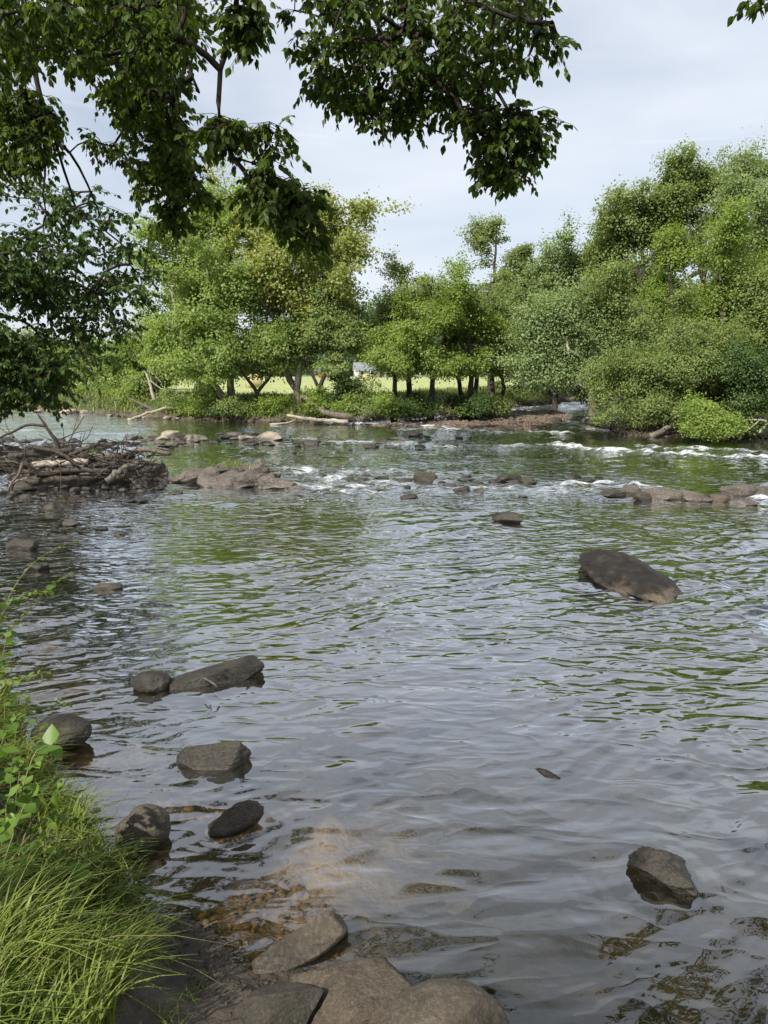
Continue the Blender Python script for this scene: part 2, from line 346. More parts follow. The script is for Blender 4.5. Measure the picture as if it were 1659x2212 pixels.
# ------------------------------------------------------------------ water
FOAM = [([(1085, 968), (1190, 963), (1260, 972), (1340, 976), (1450, 983), (1560, 988), (1680, 993), (1900, 1003)], .22, 1.0),
        ([(1380, 966), (1470, 974), (1540, 972), (1660, 978)], .2, .75),
        ([(640, 948), (700, 957), (790, 957), (880, 960), (960, 966)], .30, .8),
        ([(860, 931), (960, 928), (1060, 934), (1150, 936), (1230, 938)], .22, .95),
        ([(720, 914), (800, 916), (870, 920), (960, 925)], .33, 1.0),
        ([(950, 908), (1060, 892), (1130, 882), (1220, 875)], .4, .7),
        ([(1235, 915), (1262, 925), (1300, 932)], .45, .85), ([(1262, 900), (1290, 908)], .2, .5),
        ([(1230, 1046), (1300, 1046), (1380, 1054), (1430, 1056)], .14, .95),
        ([(1010, 1058), (1100, 1056), (1200, 1062), (1290, 1066)], .22, .62),
        ([(620, 1012), (680, 1025), (740, 1045), (760, 1062)], .30, .8), ([(650, 1050), (740, 1062), (800, 1066)], .2, .7),
        ([(760, 1022), (860, 1018), (960, 1030)], .3, .5), ([(800, 1046), (870, 1050), (960, 1056)], .2, .55),
        ([(1620, 1080), (1700, 1085)], .12, .7), ([(0, 955), (60, 975)], .3, .6), ([(0, 1030), (30, 1060)], .2, .5)]
WAKES = [(1375, 1262, .5, .5), (1427, 1900, .17, .35), (465, 1650, .22, .35), (455, 1480, .35, .5), (310, 1820, .15, .25), (520, 1790, .16, .3),
         (1100, 1135, .3, .3), (235, 1272, .2, .3), (1190, 1680, .05, .5), (330, 1500, .15, .3), (1640, 1600, .2, .5)]
def water_z(X, Y, cell):
    H = 0*X
    wx = X+.35*noise2(X*.5, Y*.5, 40); wy = Y+.35*noise2(X*.5+9, Y*.5, 41)
    mod = .40+1.15*sstep(-.30, .55, noise2((X+.5*Y)*.45, (Y-.4*X)*.22, 77)+.25*noise2(X*1.1, Y*.9, 78))+.45*sstep(1.2, 3.5, X-.1*Y)
    mod = mod*(.72+1.05*sstep(3.5, 8., Y)); mod = mod*(1+.9*sstep(-.8, -2.4, X)*sstep(9, 4, Y))
    c, s = math.cos(R(-24)), math.sin(R(-24)); u, v = wx*c-wy*s, wx*s+wy*c
    for L, a, st, sd in ((1.7, .012, 2.2, 1), (.8, .010, 2.6, 2), (.36, .0072, 2.8, 3), (.19, .0052, 2.8, 4), (.11, .0028, 2.6, 5)):
        k = sstep(L*.5, L*.2, cell)
        nn = noise2(u/(L*st), v/L, sd*100); nn2 = noise2((wx*.9+wy*.4)/(L*1.5), (wy*.9-wx*.4)/L, sd*100+7)
        H = H+k*a*mod*(nn+.6*nn2+(.4 if L > .5 else .6)*(1-2.4*np.abs(noise2(u/(L*st)+5, v/L, sd*100+50))))
    fo = np.zeros_like(X); ru = np.zeros_like(X)
    for pts, wd, st in FOAM:
        pw = [tuple(P(*p)[:2]) for p in pts]; jig = .3*noise2(X*1.3, Y*1.3, 13)
        d = line_dist(X+jig, Y+jig*.8, pw)
        fo = np.maximum(fo, st*np.exp(-(d/(wd*1.7))**2)); ru = np.maximum(ru, np.exp(-(d/(wd*4))**2))
    fo = np.clip(fo*(1+.5*noise2(X*1.1, Y*2.2, 55)), 0, 1.2)+ru*.12
    H = H+fo*(.06+.09*noise2(X*2.2, Y*3.5, 21))+ru*.045*noise2(X*1.3, Y*2.8, 31)+ru*.02*noise2(X*4, Y*6, 33)
    for px, py, r0, L in WAKES:
        q = P(px, py); r = np.hypot(X-q[0], Y-q[1])-r0
        H = H+(.0016*sstep(-.1, .5, noise2(X*1.7, Y*1.7, 88)))*np.sin(r*2*np.pi/.085+noise2(X*3, Y*3, 8)*1.5)*np.exp(-np.clip(r, 0, 9)/(L*.6))*(r > -.2)*sstep(.05, .02, cell)
        H = H+.0022*sstep(-.3, .5, noise2(X*1.1, Y*1.1, 89))*np.sin(r*2*np.pi/.22+noise2(X*2, Y*2, 90)*3)*np.exp(-np.clip(r, 0, 9)/L)*(r > -.2)
    calm = sstep(.1, -.5, np.maximum(sd_poly(X, Y, NEAR), -9))
    return H*(.35+.65*calm), fo, ru
wy = [-8.]
while wy[-1] < 78: wy.append(wy[-1]+np.interp(wy[-1], [0, 2, 5, 10, 20, 40, 80], [.2, .018, .02, .038, .08, .16, .6]))
wy = np.array(wy); uu = np.concatenate([np.linspace(-3, -.68, 60)[:-1], np.linspace(-.68, .68, 640), np.linspace(.68, 3, 60)[1:]])
U, WY = np.meshgrid(uu, wy); WX = U*(np.abs(WY)+2.2); cell = np.broadcast_to(np.maximum(np.gradient(wy), .002*(np.abs(wy)+2.2))[:, None], WY.shape)
WZ, fo, ru = water_z(WX, WY, cell)
m, n = newmat('water'); o = pos(n)
fl = n.n('ShaderNodeMapping', Vector=o, Rotation=(0, 0, R(24)), Scale=(.42, 1, 1)).outputs[0]
b1 = n.noise(fl, 5.0, 1.4, .5, .7); b1 = n.math('SUBTRACT', 1.0, n.math('MULTIPLY', n.math('ABSOLUTE', n.math('SUBTRACT', b1, .5)), 1.9)); b2 = n.noise(fl, 13, 1.5, .5, .4); b3 = n.noise(o, 2.2, 3, .5, .3)
hh = n.math('ADD', n.math('MULTIPLY', b1, 1.), n.math('ADD', n.math('MULTIPLY', b2, .20), n.math('MULTIPLY', b3, .7)))
dist = n.math('MULTIPLY', n.n('ShaderNodeSeparateXYZ', Vector=o).outputs[1], 1/14., clamp=True)
rufa = attr(n, 'rough')
stn = n.math('ADD', n.math('MULTIPLY', dist, .48), n.math('ADD', .07, n.math('MULTIPLY', rufa, .75)), clamp=True)
stn = n.math('MULTIPLY', stn, n.ramp(n.noise(n.n('ShaderNodeMapping', Vector=o, Rotation=(0, 0, R(35)), Scale=(.35, 1, 1)).outputs[0], .55, 3, .55, .5), [(.34, (.38,)*3), (.50, (.85,)*3), (.66, (1.25,)*3)]))
bmp = n.n('ShaderNodeBump', Height=hh, Strength=stn, Distance=.055)
lw = n.n('ShaderNodeLayerWeight', Blend=.5, Normal=bmp.outputs[0])
fr = n.math('ADD', n.math('MULTIPLY', n.math('POWER', lw.outputs['Facing'], 2.05), 1.36), .02, clamp=True)
gl = n.n('ShaderNodeBsdfGlossy', dict(distribution='GGX'), Color=(.97, .98, 1, 1), Roughness=.0, Normal=bmp.outputs[0])
tr = n.n('ShaderNodeBsdfTransparent', Color=(.70, .61, .45, 1))
mk = n.n('ShaderNodeBsdfDiffuse', Color=(.022, .032, .024, 1))
body = n.n('ShaderNodeMixShader', Fac=.10, i1=tr.outputs[0], i2=mk.outputs[0])
surf = n.n('ShaderNodeMixShader', Fac=fr, i1=body.outputs[0], i2=gl.outputs[0])
fm_ = n.math('MULTIPLY', attr(n, 'foam'), 1.25)
fn = n.noise(n.n('ShaderNodeMapping', Vector=o, Scale=(.45, 1, 1)).outputs[0], 6.0, 9, .80, .8)
ff = n.ramp(n.math('ADD', n.math('MULTIPLY', fm_, .42), n.math('MULTIPLY', n.math('SUBTRACT', fn, .5), 2.6)), [(.37, (0,)*3), (.88, (1,)*3)])
ff = n.math('MULTIPLY', ff, n.math('MULTIPLY', attr(n, 'foam'), 6, clamp=True))
fb = n.n('ShaderNodeBump', Height=n.noise(o, 14, 5, .7), Strength=.8, Distance=.06)
foam = n.n('ShaderNodeBsdfPrincipled', Base_Color=(.80, .83, .84, 1), Roughness=.5, Normal=fb.outputs[0])
n.out(n.n('ShaderNodeMixShader', Fac=n.math('MULTIPLY', ff, .92), i1=surf.outputs[0], i2=foam.outputs[0]).outputs[0])
M['water'] = m
ny, nx = WX.shape; i = np.arange(ny-1)[:, None]*nx+np.arange(nx-1)[None]; q = np.stack([i, i+1, i+nx+1, i+nx], -1).reshape(-1, 4)
me = mesh_np('river_water', np.stack([WX.ravel(), WY.ravel(), WZ.ravel()], 1), q.ravel(), np.full(len(q), 4), dict(foam=fo.ravel(), rough=ru.ravel()), True)
tag(link('river_water', me, M['water']), kind='structure')

# ------------------------------------------------------------------ leaves and trees
LT = np.array([(0, 0, 0), (-.20, .18, .04), (-.27, .42, .06), (-.14, .74, .03), (0, 1, -.03), (.14, .74, .03), (.27, .42, .06), (.20, .18, .04)], float)
LTF = np.array([0, 4, 3, 2, 1, 0, 7, 6, 5, 4]); LTC = np.array([5, 5])
ST = np.array([(-.42, .25, 0), (0, -.08, .05), (.42, .25, 0), (.30, .85, -.06), (-.30, .85, -.06)], float); STF = np.arange(5); STC = np.array([5])
def leaves(base, D, N, size, T=LT, TF=LTF, TC=LTC, wid=1.):
    D = D/(np.linalg.norm(D, axis=1)[:, None]+1e-9); A = np.cross(D, N); A /= np.linalg.norm(A, axis=1)[:, None]+1e-9; Nn = np.cross(A, D)
    V = base[:, None]+size[:, None, None]*(T[None, :, 0:1]*wid*A[:, None]+T[None, :, 1:2]*D[:, None]+T[None, :, 2:3]*Nn[:, None])
    k = len(T); F_ = (TF[None]+np.arange(len(base))[:, None]*k).ravel(); return V.reshape(-1, 3), F_, np.tile(TC, len(base)), k
def leaf_obj(name, base, D, N, size, mat, parent, T='L', rnd=None, wid=1.):
    V, F_, C_, k = leaves(base, D, N, size, *((LT, LTF, LTC) if T == 'L' else (ST, STF, STC)), wid=wid)
    r = rng.random(len(base)) if rnd is None else rnd
    if parent is not None: V = V-np.array(parent.location)
    return link(name, mesh_np(name, V, F_, C_, dict(rnd=np.repeat(r, k))), mat, parent)
def unit(n): v = rng.normal(size=(n, 3)); return v/np.linalg.norm(v, axis=1)[:, None]

def grow(nodes, targets, step=.5, sag=.12, up=0.0, r_tip=.01, r_k=.5, rmax=.1, jit=.08):
    """join every target to the nearest wood by a curved path; returns paths with radii"""
    nodes = np.asarray(nodes, float); cap = len(nodes)+len(targets)*14+50
    N = np.zeros((cap, 3)); N[:len(nodes)] = nodes; par = np.full(cap, -1); n = len(nodes); n0 = n
    d0 = np.array([np.min(np.sum((nodes-t)**2, 1)) for t in targets]); paths = []
    for ti in np.argsort(d0):
        t = targets[ti]; dd = np.sum((N[:n]-t)**2, 1); j = int(np.argmin(dd)); a = N[j]; L = math.sqrt(dd[j])
        k = min(12, max(2, int(L/step)+1)); midp = (a+t)/2+np.array([0, 0, (up-sag)*L])+rng.normal(size=3)*jit*L
        s = (np.arange(1, k+1)/k)[:, None]; pts = (1-s)**2*a+2*s*(1-s)*midp+s*s*t
        idx = [j]
        for p in pts: N[n] = p; par[n] = idx[-1]; idx.append(n); n += 1
        paths.append(idx)
    cnt = np.zeros(n)
    for p in paths: cnt[p[-1]] += 1
    for i in range(n-1, n0-1, -1):
        if par[i] >= 0: cnt[par[i]] += cnt[i]
    rad = np.minimum(r_tip*np.maximum(cnt, 1)**r_k, rmax)
    return [(N[p], np.concatenate([[rad[p[1]]], rad[p[1:]]])) for p in paths]

def blob_pts(blobs, n, shell=.5):
    """points inside a union of ellipsoids (centre, radii), denser towards the outside"""
    vol = np.array([b[1][0]*b[1][1]*b[1][2] for b in blobs])**.8; k = rng.choice(len(blobs), n, p=vol/vol.sum())
    C_ = np.array([b[0] for b in blobs])[k]; R_ = np.array([b[1] for b in blobs])[k]
    r = rng.random(n)**(1/3.*(1-shell)+.06)
    return C_+unit(n)*R_*r[:, None]
def lobes(blobs, n=8):
    out = []
    for c, r_ in blobs:
        out.append((c, tuple(x*.95 for x in r_))); u = unit(n); u[:, 2] = u[:, 2]*.8+.15
        for k in range(n):
            f = rng.uniform(.14, .36); out.append((np.asarray(c)+u[k]*np.asarray(r_)*rng.uniform(.70, 1.22), (r_[0]*f*rng.uniform(.7, 1.4), r_[1]*f, r_[2]*f*rng.uniform(.6, 1.6))))
    return out
def crown_pts(blobs, n, rc, zmin=-9):
    T_ = blob_pts(lobes(blobs), int(n*1.55)); f = 1/(rc*3.2)
    T_ = T_.copy()
    d = np.stack([noise3(T_[:, 0]*f+k*31, T_[:, 1]*f, T_[:, 2]*f, 60+k) for k in range(3)], 1); T_ = T_+d*rc*3.0; cc = np.mean([b_[0] for b_ in blobs], 0); ov = T_-cc; ov /= np.linalg.norm(ov, axis=1)[:, None]+1e-6; T_ = T_+(ov+[0, 0, .1])*((rng.random(len(T_)) < .3)*rng.random(len(T_))*rc*2.0)[:, None]
    T_ = T_[T_[:, 2] > zmin]
    g_ = noise3(T_[:, 0]*f*.8, T_[:, 1]*f*.8, T_[:, 2]*f*1.1, 77)+.35*noise3(T_[:, 0]*f*2, T_[:, 1]*f*2, T_[:, 2]*f*2, 78)
    return T_[np.argsort(-g_)[:n]]
def tree(name, label, cat, base, chains, blobs, n_t, n_l, lsize, lmat, bmat='bark', wood_r=.012, group=None, rc=.55, droop=.3, up=.1, fl='S', rmax=.12, twig=True, flat=.6):
    base = np.asarray(base, float); t = thing(name, label, cat, tuple(base), group); nodes = []
    for ci, (pts, r0, r1) in enumerate(chains):
        c = curve(pts, max(.25, np.linalg.norm(np.ptp(np.asarray(pts), axis=0))/16)); nodes.append(c)
        if len(c) > 3: c[1:-1] += rng.normal(size=(len(c)-2, 3))*r1*.5
        tb = TB(); rr = np.linspace(0, 1, len(c))**.8; rad = r0*(1-rr)+r1*rr
        if ci == 0: rad[0] *= 1.3
        tb.tube(c, rad, 9, rough=.08); tb.build('trunk' if ci == 0 else 'branch', M[bmat if ci or bmat != 'syb' else 'greybark'], t, off=base)
    nodes = np.concatenate(nodes); n_t = int(n_t*1.6); n_l = int(n_l*1.95); lsize *= .54; rc *= .64; T_ = crown_pts(blobs, n_t, rc, {'bank_tree': 2.4, 'sycamore_tree': 2.2, 'walnut_tree': 2.5}.get(name, 2.1 if 'leaning out over' in label else .5)); n_t = len(T_); hi = nodes[nodes[:, 2] > base[2]+.25*(np.ptp(nodes[:, 2]))]
    if twig:
        tb = TB()
        for p, r in grow(hi, T_, step=.8, sag=.0, up=-up, r_tip=wood_r, rmax=rmax): tb.tube(p, r, 4, cap=False)
        tb.build('twigs', M[bmat], t, off=base)
    m_ = n_t*n_l; c = np.repeat(T_, n_l, 0); sp = np.repeat(rng.uniform(.5, 1.5, n_t), n_l)
    o_ = rng.normal(size=(m_, 3))*np.array([1, 1, flat])*rc*.55*sp[:, None]; c = c+o_
    bd = unit(n_t)*[1, 1, .7]+(T_-np.mean([b_[0] for b_ in blobs], 0))*.12; bd[:, 2] += .15; ex = np.repeat(bd, n_l, 0)*(rng.uniform(-1, 1, m_)*rc*1.0)[:, None]; c = c+ex
    D = o_/(np.linalg.norm(o_, axis=1)[:, None]+1e-6)*.7+unit(m_)*.6; D[:, 2] -= droop
    N_ = unit(m_)*.62; N_[:, 2] += .6; cc = np.mean([b_[0] for b_ in blobs], 0); ov = c-cc; N_ += ov/(np.linalg.norm(ov, axis=1)[:, None]+1e-6)*.45+o_/(np.linalg.norm(o_, axis=1)[:, None]+1e-6)*.5
    rn = np.clip(np.repeat(rng.random(n_t), n_l)*.5+rng.random(m_)*.5, 0, 1)
    leaf_obj('crown', c, D, N_, lsize*rng.uniform(.6, 1.25, m_), M[lmat], t, fl, rn)
    return t
def B(px, py, rx, ry, Y, dy=None):                     # crown lobe centred at a picture point, real size and depth
    k = pxm(Y)*1.02; return (Q(px, py, Y), (rx*k, dy if dy else (rx+ry)*.5*k, ry*k))
def gp(px, py, Y, dz=0): q = Q(px, py, Y); return np.array([q[0], Y, ground_z(q[0], Y)-.15+dz])

# far bank
b = gp(478, 880, 39.5)
tree('sycamore_tree', 'tall leafy sycamore with several dark stems at the left of the far bank group', 'tree', b,
     [([b, Q(462, 830, 39.5), Q(450, 760, 39.5), Q(455, 660, 40), Q(470, 520, 40.5)], .22, .07), ([b+[.6, .2, .2], Q(498, 810, 40), Q(500, 700, 40), Q(545, 560, 41)], .24, .06),
      ([b+[.3, 0, .3], Q(470, 840, 39), Q(400, 740, 38.5), Q(370, 620, 39)], .2, .05)],
     [B(500, 440, 55, 55, 41), B(430, 500, 70, 50, 41), B(545, 520, 70, 70, 41), B(385, 600, 70, 60, 40), B(480, 620, 90, 80, 39), B(360, 690, 60, 60, 39.5), B(440, 740, 90, 70, 38.5), B(380, 800, 60, 50, 39), B(560, 680, 60, 80, 39.5), B(520, 780, 60, 45, 38.8)],
     430, 75, .24, 'syc', 'syb', rc=.75)
b = gp(655, 880, 38)
tree('sycamore_tree', 'sycamore with yellowing leaves and pale upper limbs in the far bank group', 'tree', b,
     [([b, Q(640, 840, 38), Q(618, 790, 38.3), Q(600, 700, 38.8), Q(620, 600, 39.5), Q(640, 480, 40)], .21, .07), ([Q(600, 700, 38.8), Q(560, 640, 38.5), Q(545, 590, 38.5)], .14, .05),
      ([Q(615, 620, 39.4), Q(690, 560, 39.5), Q(720, 480, 39.5)], .14, .05), ([Q(620, 600, 39.5), Q(600, 540, 39), Q(585, 500, 39)], .12, .05), ([Q(640, 840, 38), Q(655, 760, 38), Q(700, 660, 38.2), Q(740, 600, 38.5)], .2, .06)],
     [B(650, 450, 45, 45, 40), B(735, 470, 60, 45, 40), B(770, 540, 45, 45, 40), B(600, 490, 55, 50, 39), B(680, 540, 80, 60, 39), B(570, 580, 50, 50, 38.5), B(640, 620, 80, 55, 38.5), B(755, 610, 55, 45, 39.5), B(700, 660, 60, 40, 39)],
     300, 70, .24, 'sycy', 'syb', rc=.75)
b = gp(685, 872, 37.5)
tree('walnut_tree', 'dark green spreading tree arching right over the grass bank under the yellowing sycamore', 'tree', b,
     [([b, Q(690, 840, 37.4), Q(710, 790, 37.2), Q(745, 730, 37), Q(770, 690, 37)], .16, .05), ([Q(700, 815, 37.4), Q(740, 760, 37), Q(785, 745, 37)], .07, .03), ([Q(690, 840, 37.5), Q(660, 780, 37.5), Q(640, 720, 37.5)], .1, .04)],
     [B(770, 700, 55, 35, 37.3), B(720, 690, 55, 40, 37.5), B(795, 730, 30, 30, 37), B(650, 740, 55, 55, 37.8), B(600, 760, 45, 50, 38), B(750, 790, 30, 22, 36.6), B(700, 730, 40, 30, 38)],
     200, 60, .2, 'midg', rc=.6, droop=.6)
b = gp(560, 886, 38)
tree('box_elder_tree', 'low leaning tree with drooping leaves between the two sycamore trunks', 'tree', b,
     [([b, Q(555, 850, 38), Q(520, 800, 37.5), Q(500, 760, 37.5)], .14, .04), ([Q(555, 850, 38), Q(590, 800, 38), Q(600, 750, 38)], .1, .03)],
     [B(490, 790, 50, 35, 37.5), B(440, 840, 50, 30, 38), B(590, 730, 50, 60, 38.3), B(540, 740, 40, 50, 38)], 110, 55, .2, 'syc', rc=.6, droop=.5)
for i, (lab, x, top, wdt, Yb, lm, cols) in enumerate([
    ('bright yellow-green tree with one straight dark trunk on the far bank', 850, 700, 45, 36.5, 'bright', [(850, 740, 42, 38), (835, 790, 30, 28), (872, 780, 28, 30), (845, 705, 30, 28)]),
    ('round bright green tree right of the straight-trunked one on the far bank', 930, 650, 62, 36.8, 'bright', [(930, 690, 55, 45), (905, 740, 42, 40), (960, 740, 40, 45), (930, 790, 48, 30), (985, 790, 25, 30)]),
    ('thin-crowned greyish tree rising behind the bright yellow-green pair', 880, 580, 65, 42, 'midg', [(850, 620, 38, 36), (900, 615, 35, 35), (940, 650, 32, 35), (870, 670, 50, 40), (830, 670, 25, 40)]),
    ('narrow green tree on the far bank beside the leaning stems', 1015, 610, 50, 37.5, 'bright', [(1010, 640, 38, 34), (1000, 690, 40, 45), (1025, 740, 42, 50), (1010, 800, 35, 35)])]):
    b = gp(x, 860, Yb)
    tree('bank_tree', lab, 'tree', b, [([b, Q(x+3, 820, Yb), Q(x-2, 760, Yb), Q(x, top+30, Yb)], .2, .05), ([Q(x, 790, Yb), Q(x+25, 740, Yb), Q(x+35, 700, Yb)], .07, .03), ([Q(x, 775, Yb), Q(x-25, 730, Yb), Q(x-30, 700, Yb)], .07, .03)],
         [B(*c_, Yb+rng.uniform(-.5, .5)) for c_ in cols], 170, 55, .17, lm, rc=.55, droop=.35, group='trees spaced along the far bank')
for i, (lab, pts, cols, lm) in enumerate([
    ('vine-wrapped tree leaning left from the far bank near the gravel bar', [(1010, 866), (990, 820), (965, 770), (960, 720)], [(975, 760, 25, 30), (985, 700, 30, 35)], 'midg'),
    ('tree with leafy trunk standing where the far bank ends at the side stream', [(1018, 868), (1030, 820), (1035, 750), (1050, 680), (1060, 610)], [(1060, 640, 40, 40), (1070, 700, 45, 40), (1040, 760, 30, 45), (1075, 770, 28, 40)], 'midg'),
    ('small leaning tree at the right end of the far bank grass', [(1095, 850), (1085, 820), (1075, 790), (1070, 740)], [(1080, 780, 30, 25), (1100, 740, 35, 30), (1085, 820, 20, 20)], 'syc')]):
    Yb = 39+i*.8; b = gp(pts[0][0], pts[0][1], Yb)
    tree('bank_tree', lab, 'tree', b, [([b]+[Q(x, y, Yb) for x, y in pts[1:]], .17, .06)], [B(*c_, Yb) for c_ in cols], 110, 50, .17, lm, rc=.5)
b = gp(1060, 840, 52)
tree('poplar_tree', 'tall thin tree whose open crown stands clear above the middle of the far bank', 'tree', b,
     [([b, Q(1062, 740, 52), Q(1068, 620, 52), Q(1072, 500, 52)], .3, .05), ([Q(1065, 620, 52), Q(1095, 570, 52), Q(1110, 540, 52)], .08, .03)],
     [B(1080, 505, 28, 20, 52), B(1045, 525, 26, 18, 52), B(1110, 555, 22, 22, 52), B(1060, 565, 30, 25, 52), B(1100, 600, 30, 20, 52), B(1065, 640, 35, 40, 52), B(1130, 620, 30, 40, 53)], 150, 50, .22, 'midg', rc=.6)
# wood behind the side stream and the right bank
spec = [
    ('pale green tree behind the side stream at the left edge of the wood', 1190, 860, 60, 'greyg', [(1180, 620, 45, 45), (1140, 680, 45, 50), (1200, 700, 50, 55), (1160, 770, 60, 45), (1110, 760, 35, 45)], 'right'),
    ('silvery green tree leaning out over the side stream', 1315, 925, 31, 'greyg', [(1230, 740, 50, 35), (1190, 790, 45, 30), (1250, 800, 55, 35), (1220, 850, 45, 22), (1280, 760, 40, 40), (1170, 745, 30, 20), (1235, 870, 30, 15)], 'lean'),
    ('large rounded grey-green tree in the wood above the side stream', 1280, 890, 42, 'greyg', [(1260, 580, 55, 50), (1220, 640, 50, 45), (1300, 640, 60, 50), (1250, 700, 60, 45), (1180, 600, 25, 25), (1245, 520, 28, 22), (1330, 720, 45, 45)], 'up'),
    ('tree with a drooping arched top in the wood on the right', 1400, 900, 38, 'midg', [(1380, 425, 45, 24), (1350, 450, 30, 26), (1430, 470, 50, 35), (1350, 510, 45, 40), (1410, 540, 60, 50), (1330, 580, 40, 45), (1440, 600, 50, 50)], 'up'),
    ('tallest tree in the wood, its loose crown above the rest', 1530, 900, 44, 'midg', [(1510, 395, 50, 26), (1480, 430, 38, 28), (1545, 430, 40, 26), (1510, 460, 45, 28), (1535, 400, 25, 20)], 'up'),
    ('pale crowned tree at the right edge of the photo', 1640, 900, 34, 'greyg', [(1640, 385, 50, 32), (1600, 440, 40, 35), (1670, 460, 50, 50), (1620, 520, 45, 45), (1700, 560, 60, 60)], 'up'),
    ('tree wrapped in bright creeper on the right', 1560, 900, 31, 'bright', [(1565, 520, 26, 38), (1550, 580, 34, 40), (1600, 590, 45, 40), (1570, 640, 45, 40), (1620, 660, 60, 50)], 'up'),
    ('bright leaved small-crowned tree between the arched tree and the creeper', 1470, 900, 34, 'bright', [(1440, 540, 34, 28), (1480, 580, 40, 34), (1450, 640, 50, 45), (1510, 660, 50, 45)], 'up'),
    ('dense mid green tree filling the middle of the right wood', 1400, 915, 32, 'midg', [(1380, 640, 55, 50), (1340, 690, 45, 45), (1430, 720, 60, 50), (1370, 750, 60, 40), (1500, 730, 60, 45)], 'up'),
    ('dark leaved tree deep in the right wood', 1600, 905, 30, 'midg', [(1590, 720, 60, 50), (1660, 720, 60, 60), (1540, 760, 50, 40), (1700, 640, 50, 60), (1630, 790, 60, 50)], 'up')]
for lab, x, y, Yb, lm, cols, kind in spec:
    b = gp(x, y, Yb); topx, topy = cols[0][0], cols[0][1]
    if kind == 'lean': ch = [([b, Q(1312, 880, Yb), Q(1300, 820, Yb), Q(1270, 780, Yb)], .13, .05), ([Q(1308, 860, Yb), Q(1250, 830, Yb), Q(1200, 815, Yb)], .06, .02)]
    else: ch = [([b, Q(x-3, 780, Yb), Q((x+topx)/2, (780+topy)/2, Yb), Q(topx, topy+10, Yb)], .26, .05)]+[([Q((x+topx)/2, (780+topy)/2+30, Yb), Q(c_[0], c_[1]+15, Yb)], .1, .04) for c_ in cols[1:4]]
    tree('wood_tree', lab, 'tree', b, ch, [B(*c_, Yb+rng.uniform(-1, 1)) for c_ in cols], 60+45*len(cols), 55, .2 if Yb > 36 else .15, lm, 'syb' if lm == 'greyg' else 'bark', rc=.65, droop=.35, group='trees of the wood on the right')
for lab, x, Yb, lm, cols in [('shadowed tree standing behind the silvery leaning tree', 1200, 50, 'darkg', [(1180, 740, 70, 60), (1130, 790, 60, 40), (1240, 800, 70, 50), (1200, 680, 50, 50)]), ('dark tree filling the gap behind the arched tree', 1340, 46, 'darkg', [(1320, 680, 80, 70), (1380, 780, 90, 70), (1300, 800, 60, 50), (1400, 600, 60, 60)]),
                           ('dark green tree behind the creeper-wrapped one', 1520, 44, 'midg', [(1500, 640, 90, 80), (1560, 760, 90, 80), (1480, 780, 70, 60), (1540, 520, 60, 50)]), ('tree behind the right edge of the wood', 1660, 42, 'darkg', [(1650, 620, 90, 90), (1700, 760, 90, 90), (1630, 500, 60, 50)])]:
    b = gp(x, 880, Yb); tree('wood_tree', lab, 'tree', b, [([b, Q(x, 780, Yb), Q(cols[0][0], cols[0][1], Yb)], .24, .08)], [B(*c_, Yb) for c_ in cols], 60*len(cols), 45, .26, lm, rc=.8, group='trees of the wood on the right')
# arching shrubs on the right bank
for lab, x, y, Yb, lm, cols in [
    ('arching green bush spilling over the right bank beside the side stream', 1390, 930, 29, 'midg', [(1370, 800, 40, 30), (1345, 850, 35, 40), (1410, 860, 50, 40), (1390, 900, 40, 25), (1440, 800, 50, 35)]),
    ('large dense bush leaning to the water on the right bank', 1500, 935, 28, 'midg', [(1490, 790, 60, 35), (1470, 860, 50, 40), (1540, 850, 60, 50), (1510, 750, 60, 35)]),
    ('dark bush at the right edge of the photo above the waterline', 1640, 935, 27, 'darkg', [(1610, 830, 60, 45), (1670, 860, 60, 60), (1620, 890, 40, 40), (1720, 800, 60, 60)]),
    ('light green sprawling willow bush touching the water on the right bank', 1540, 940, 26.5, 'bright', [(1530, 900, 42, 24), (1500, 925, 30, 12), (1570, 915, 30, 20)])]:
    b = gp(x, y, Yb)
    tree('bank_shrub', lab, 'shrub', b, [([b, Q(cols[0][0], cols[0][1]+20, Yb)], .05, .02)]+[([b+[.1, 0, 0], Q(c_[0], c_[1]+10, Yb)], .04, .015) for c_ in cols[1:3]],
         [B(*c_, Yb+rng.uniform(-.4, .4)) for c_ in cols], 70+50*len(cols), 55, .12, lm, rc=.5, droop=.4, rmax=.05, group='bushes on the right bank')
# trees far left up the river, and low bushes of the far bank
for lab, x, y, Yb, lm, cols in [
    ('light green tree upriver at the left, seen under the dark near tree', 120, 855, 62, 'syc', [(110, 780, 60, 45), (60, 800, 45, 45), (160, 800, 45, 45), (100, 740, 40, 30)]),
    ('pale tree upriver between the dark near tree and the sycamores', 250, 855, 58, 'syc', [(255, 790, 40, 40), (220, 810, 40, 35), (290, 800, 35, 45), (260, 740, 25, 35)]),
    ('soft green tree upriver at the very left', 20, 850, 70, 'midg', [(20, 770, 50, 45), (-40, 760, 50, 60), (60, 830, 40, 25)]),
    ('slim green tree just left of the sycamores', 345, 870, 44, 'midg', [(340, 800, 28, 35), (320, 840, 28, 25), (370, 830, 26, 25), (335, 740, 22, 30)])]:
    b = gp(x, y, Yb)
    tree('upriver_tree', lab, 'tree', b, [([b, Q(x, 820, Yb), Q(cols[0][0], cols[0][1], Yb)], .2, .06)], [B(*c_, Yb) for c_ in cols], 150, 45, .26, lm, rc=.8, group='trees upriver on the far bank')
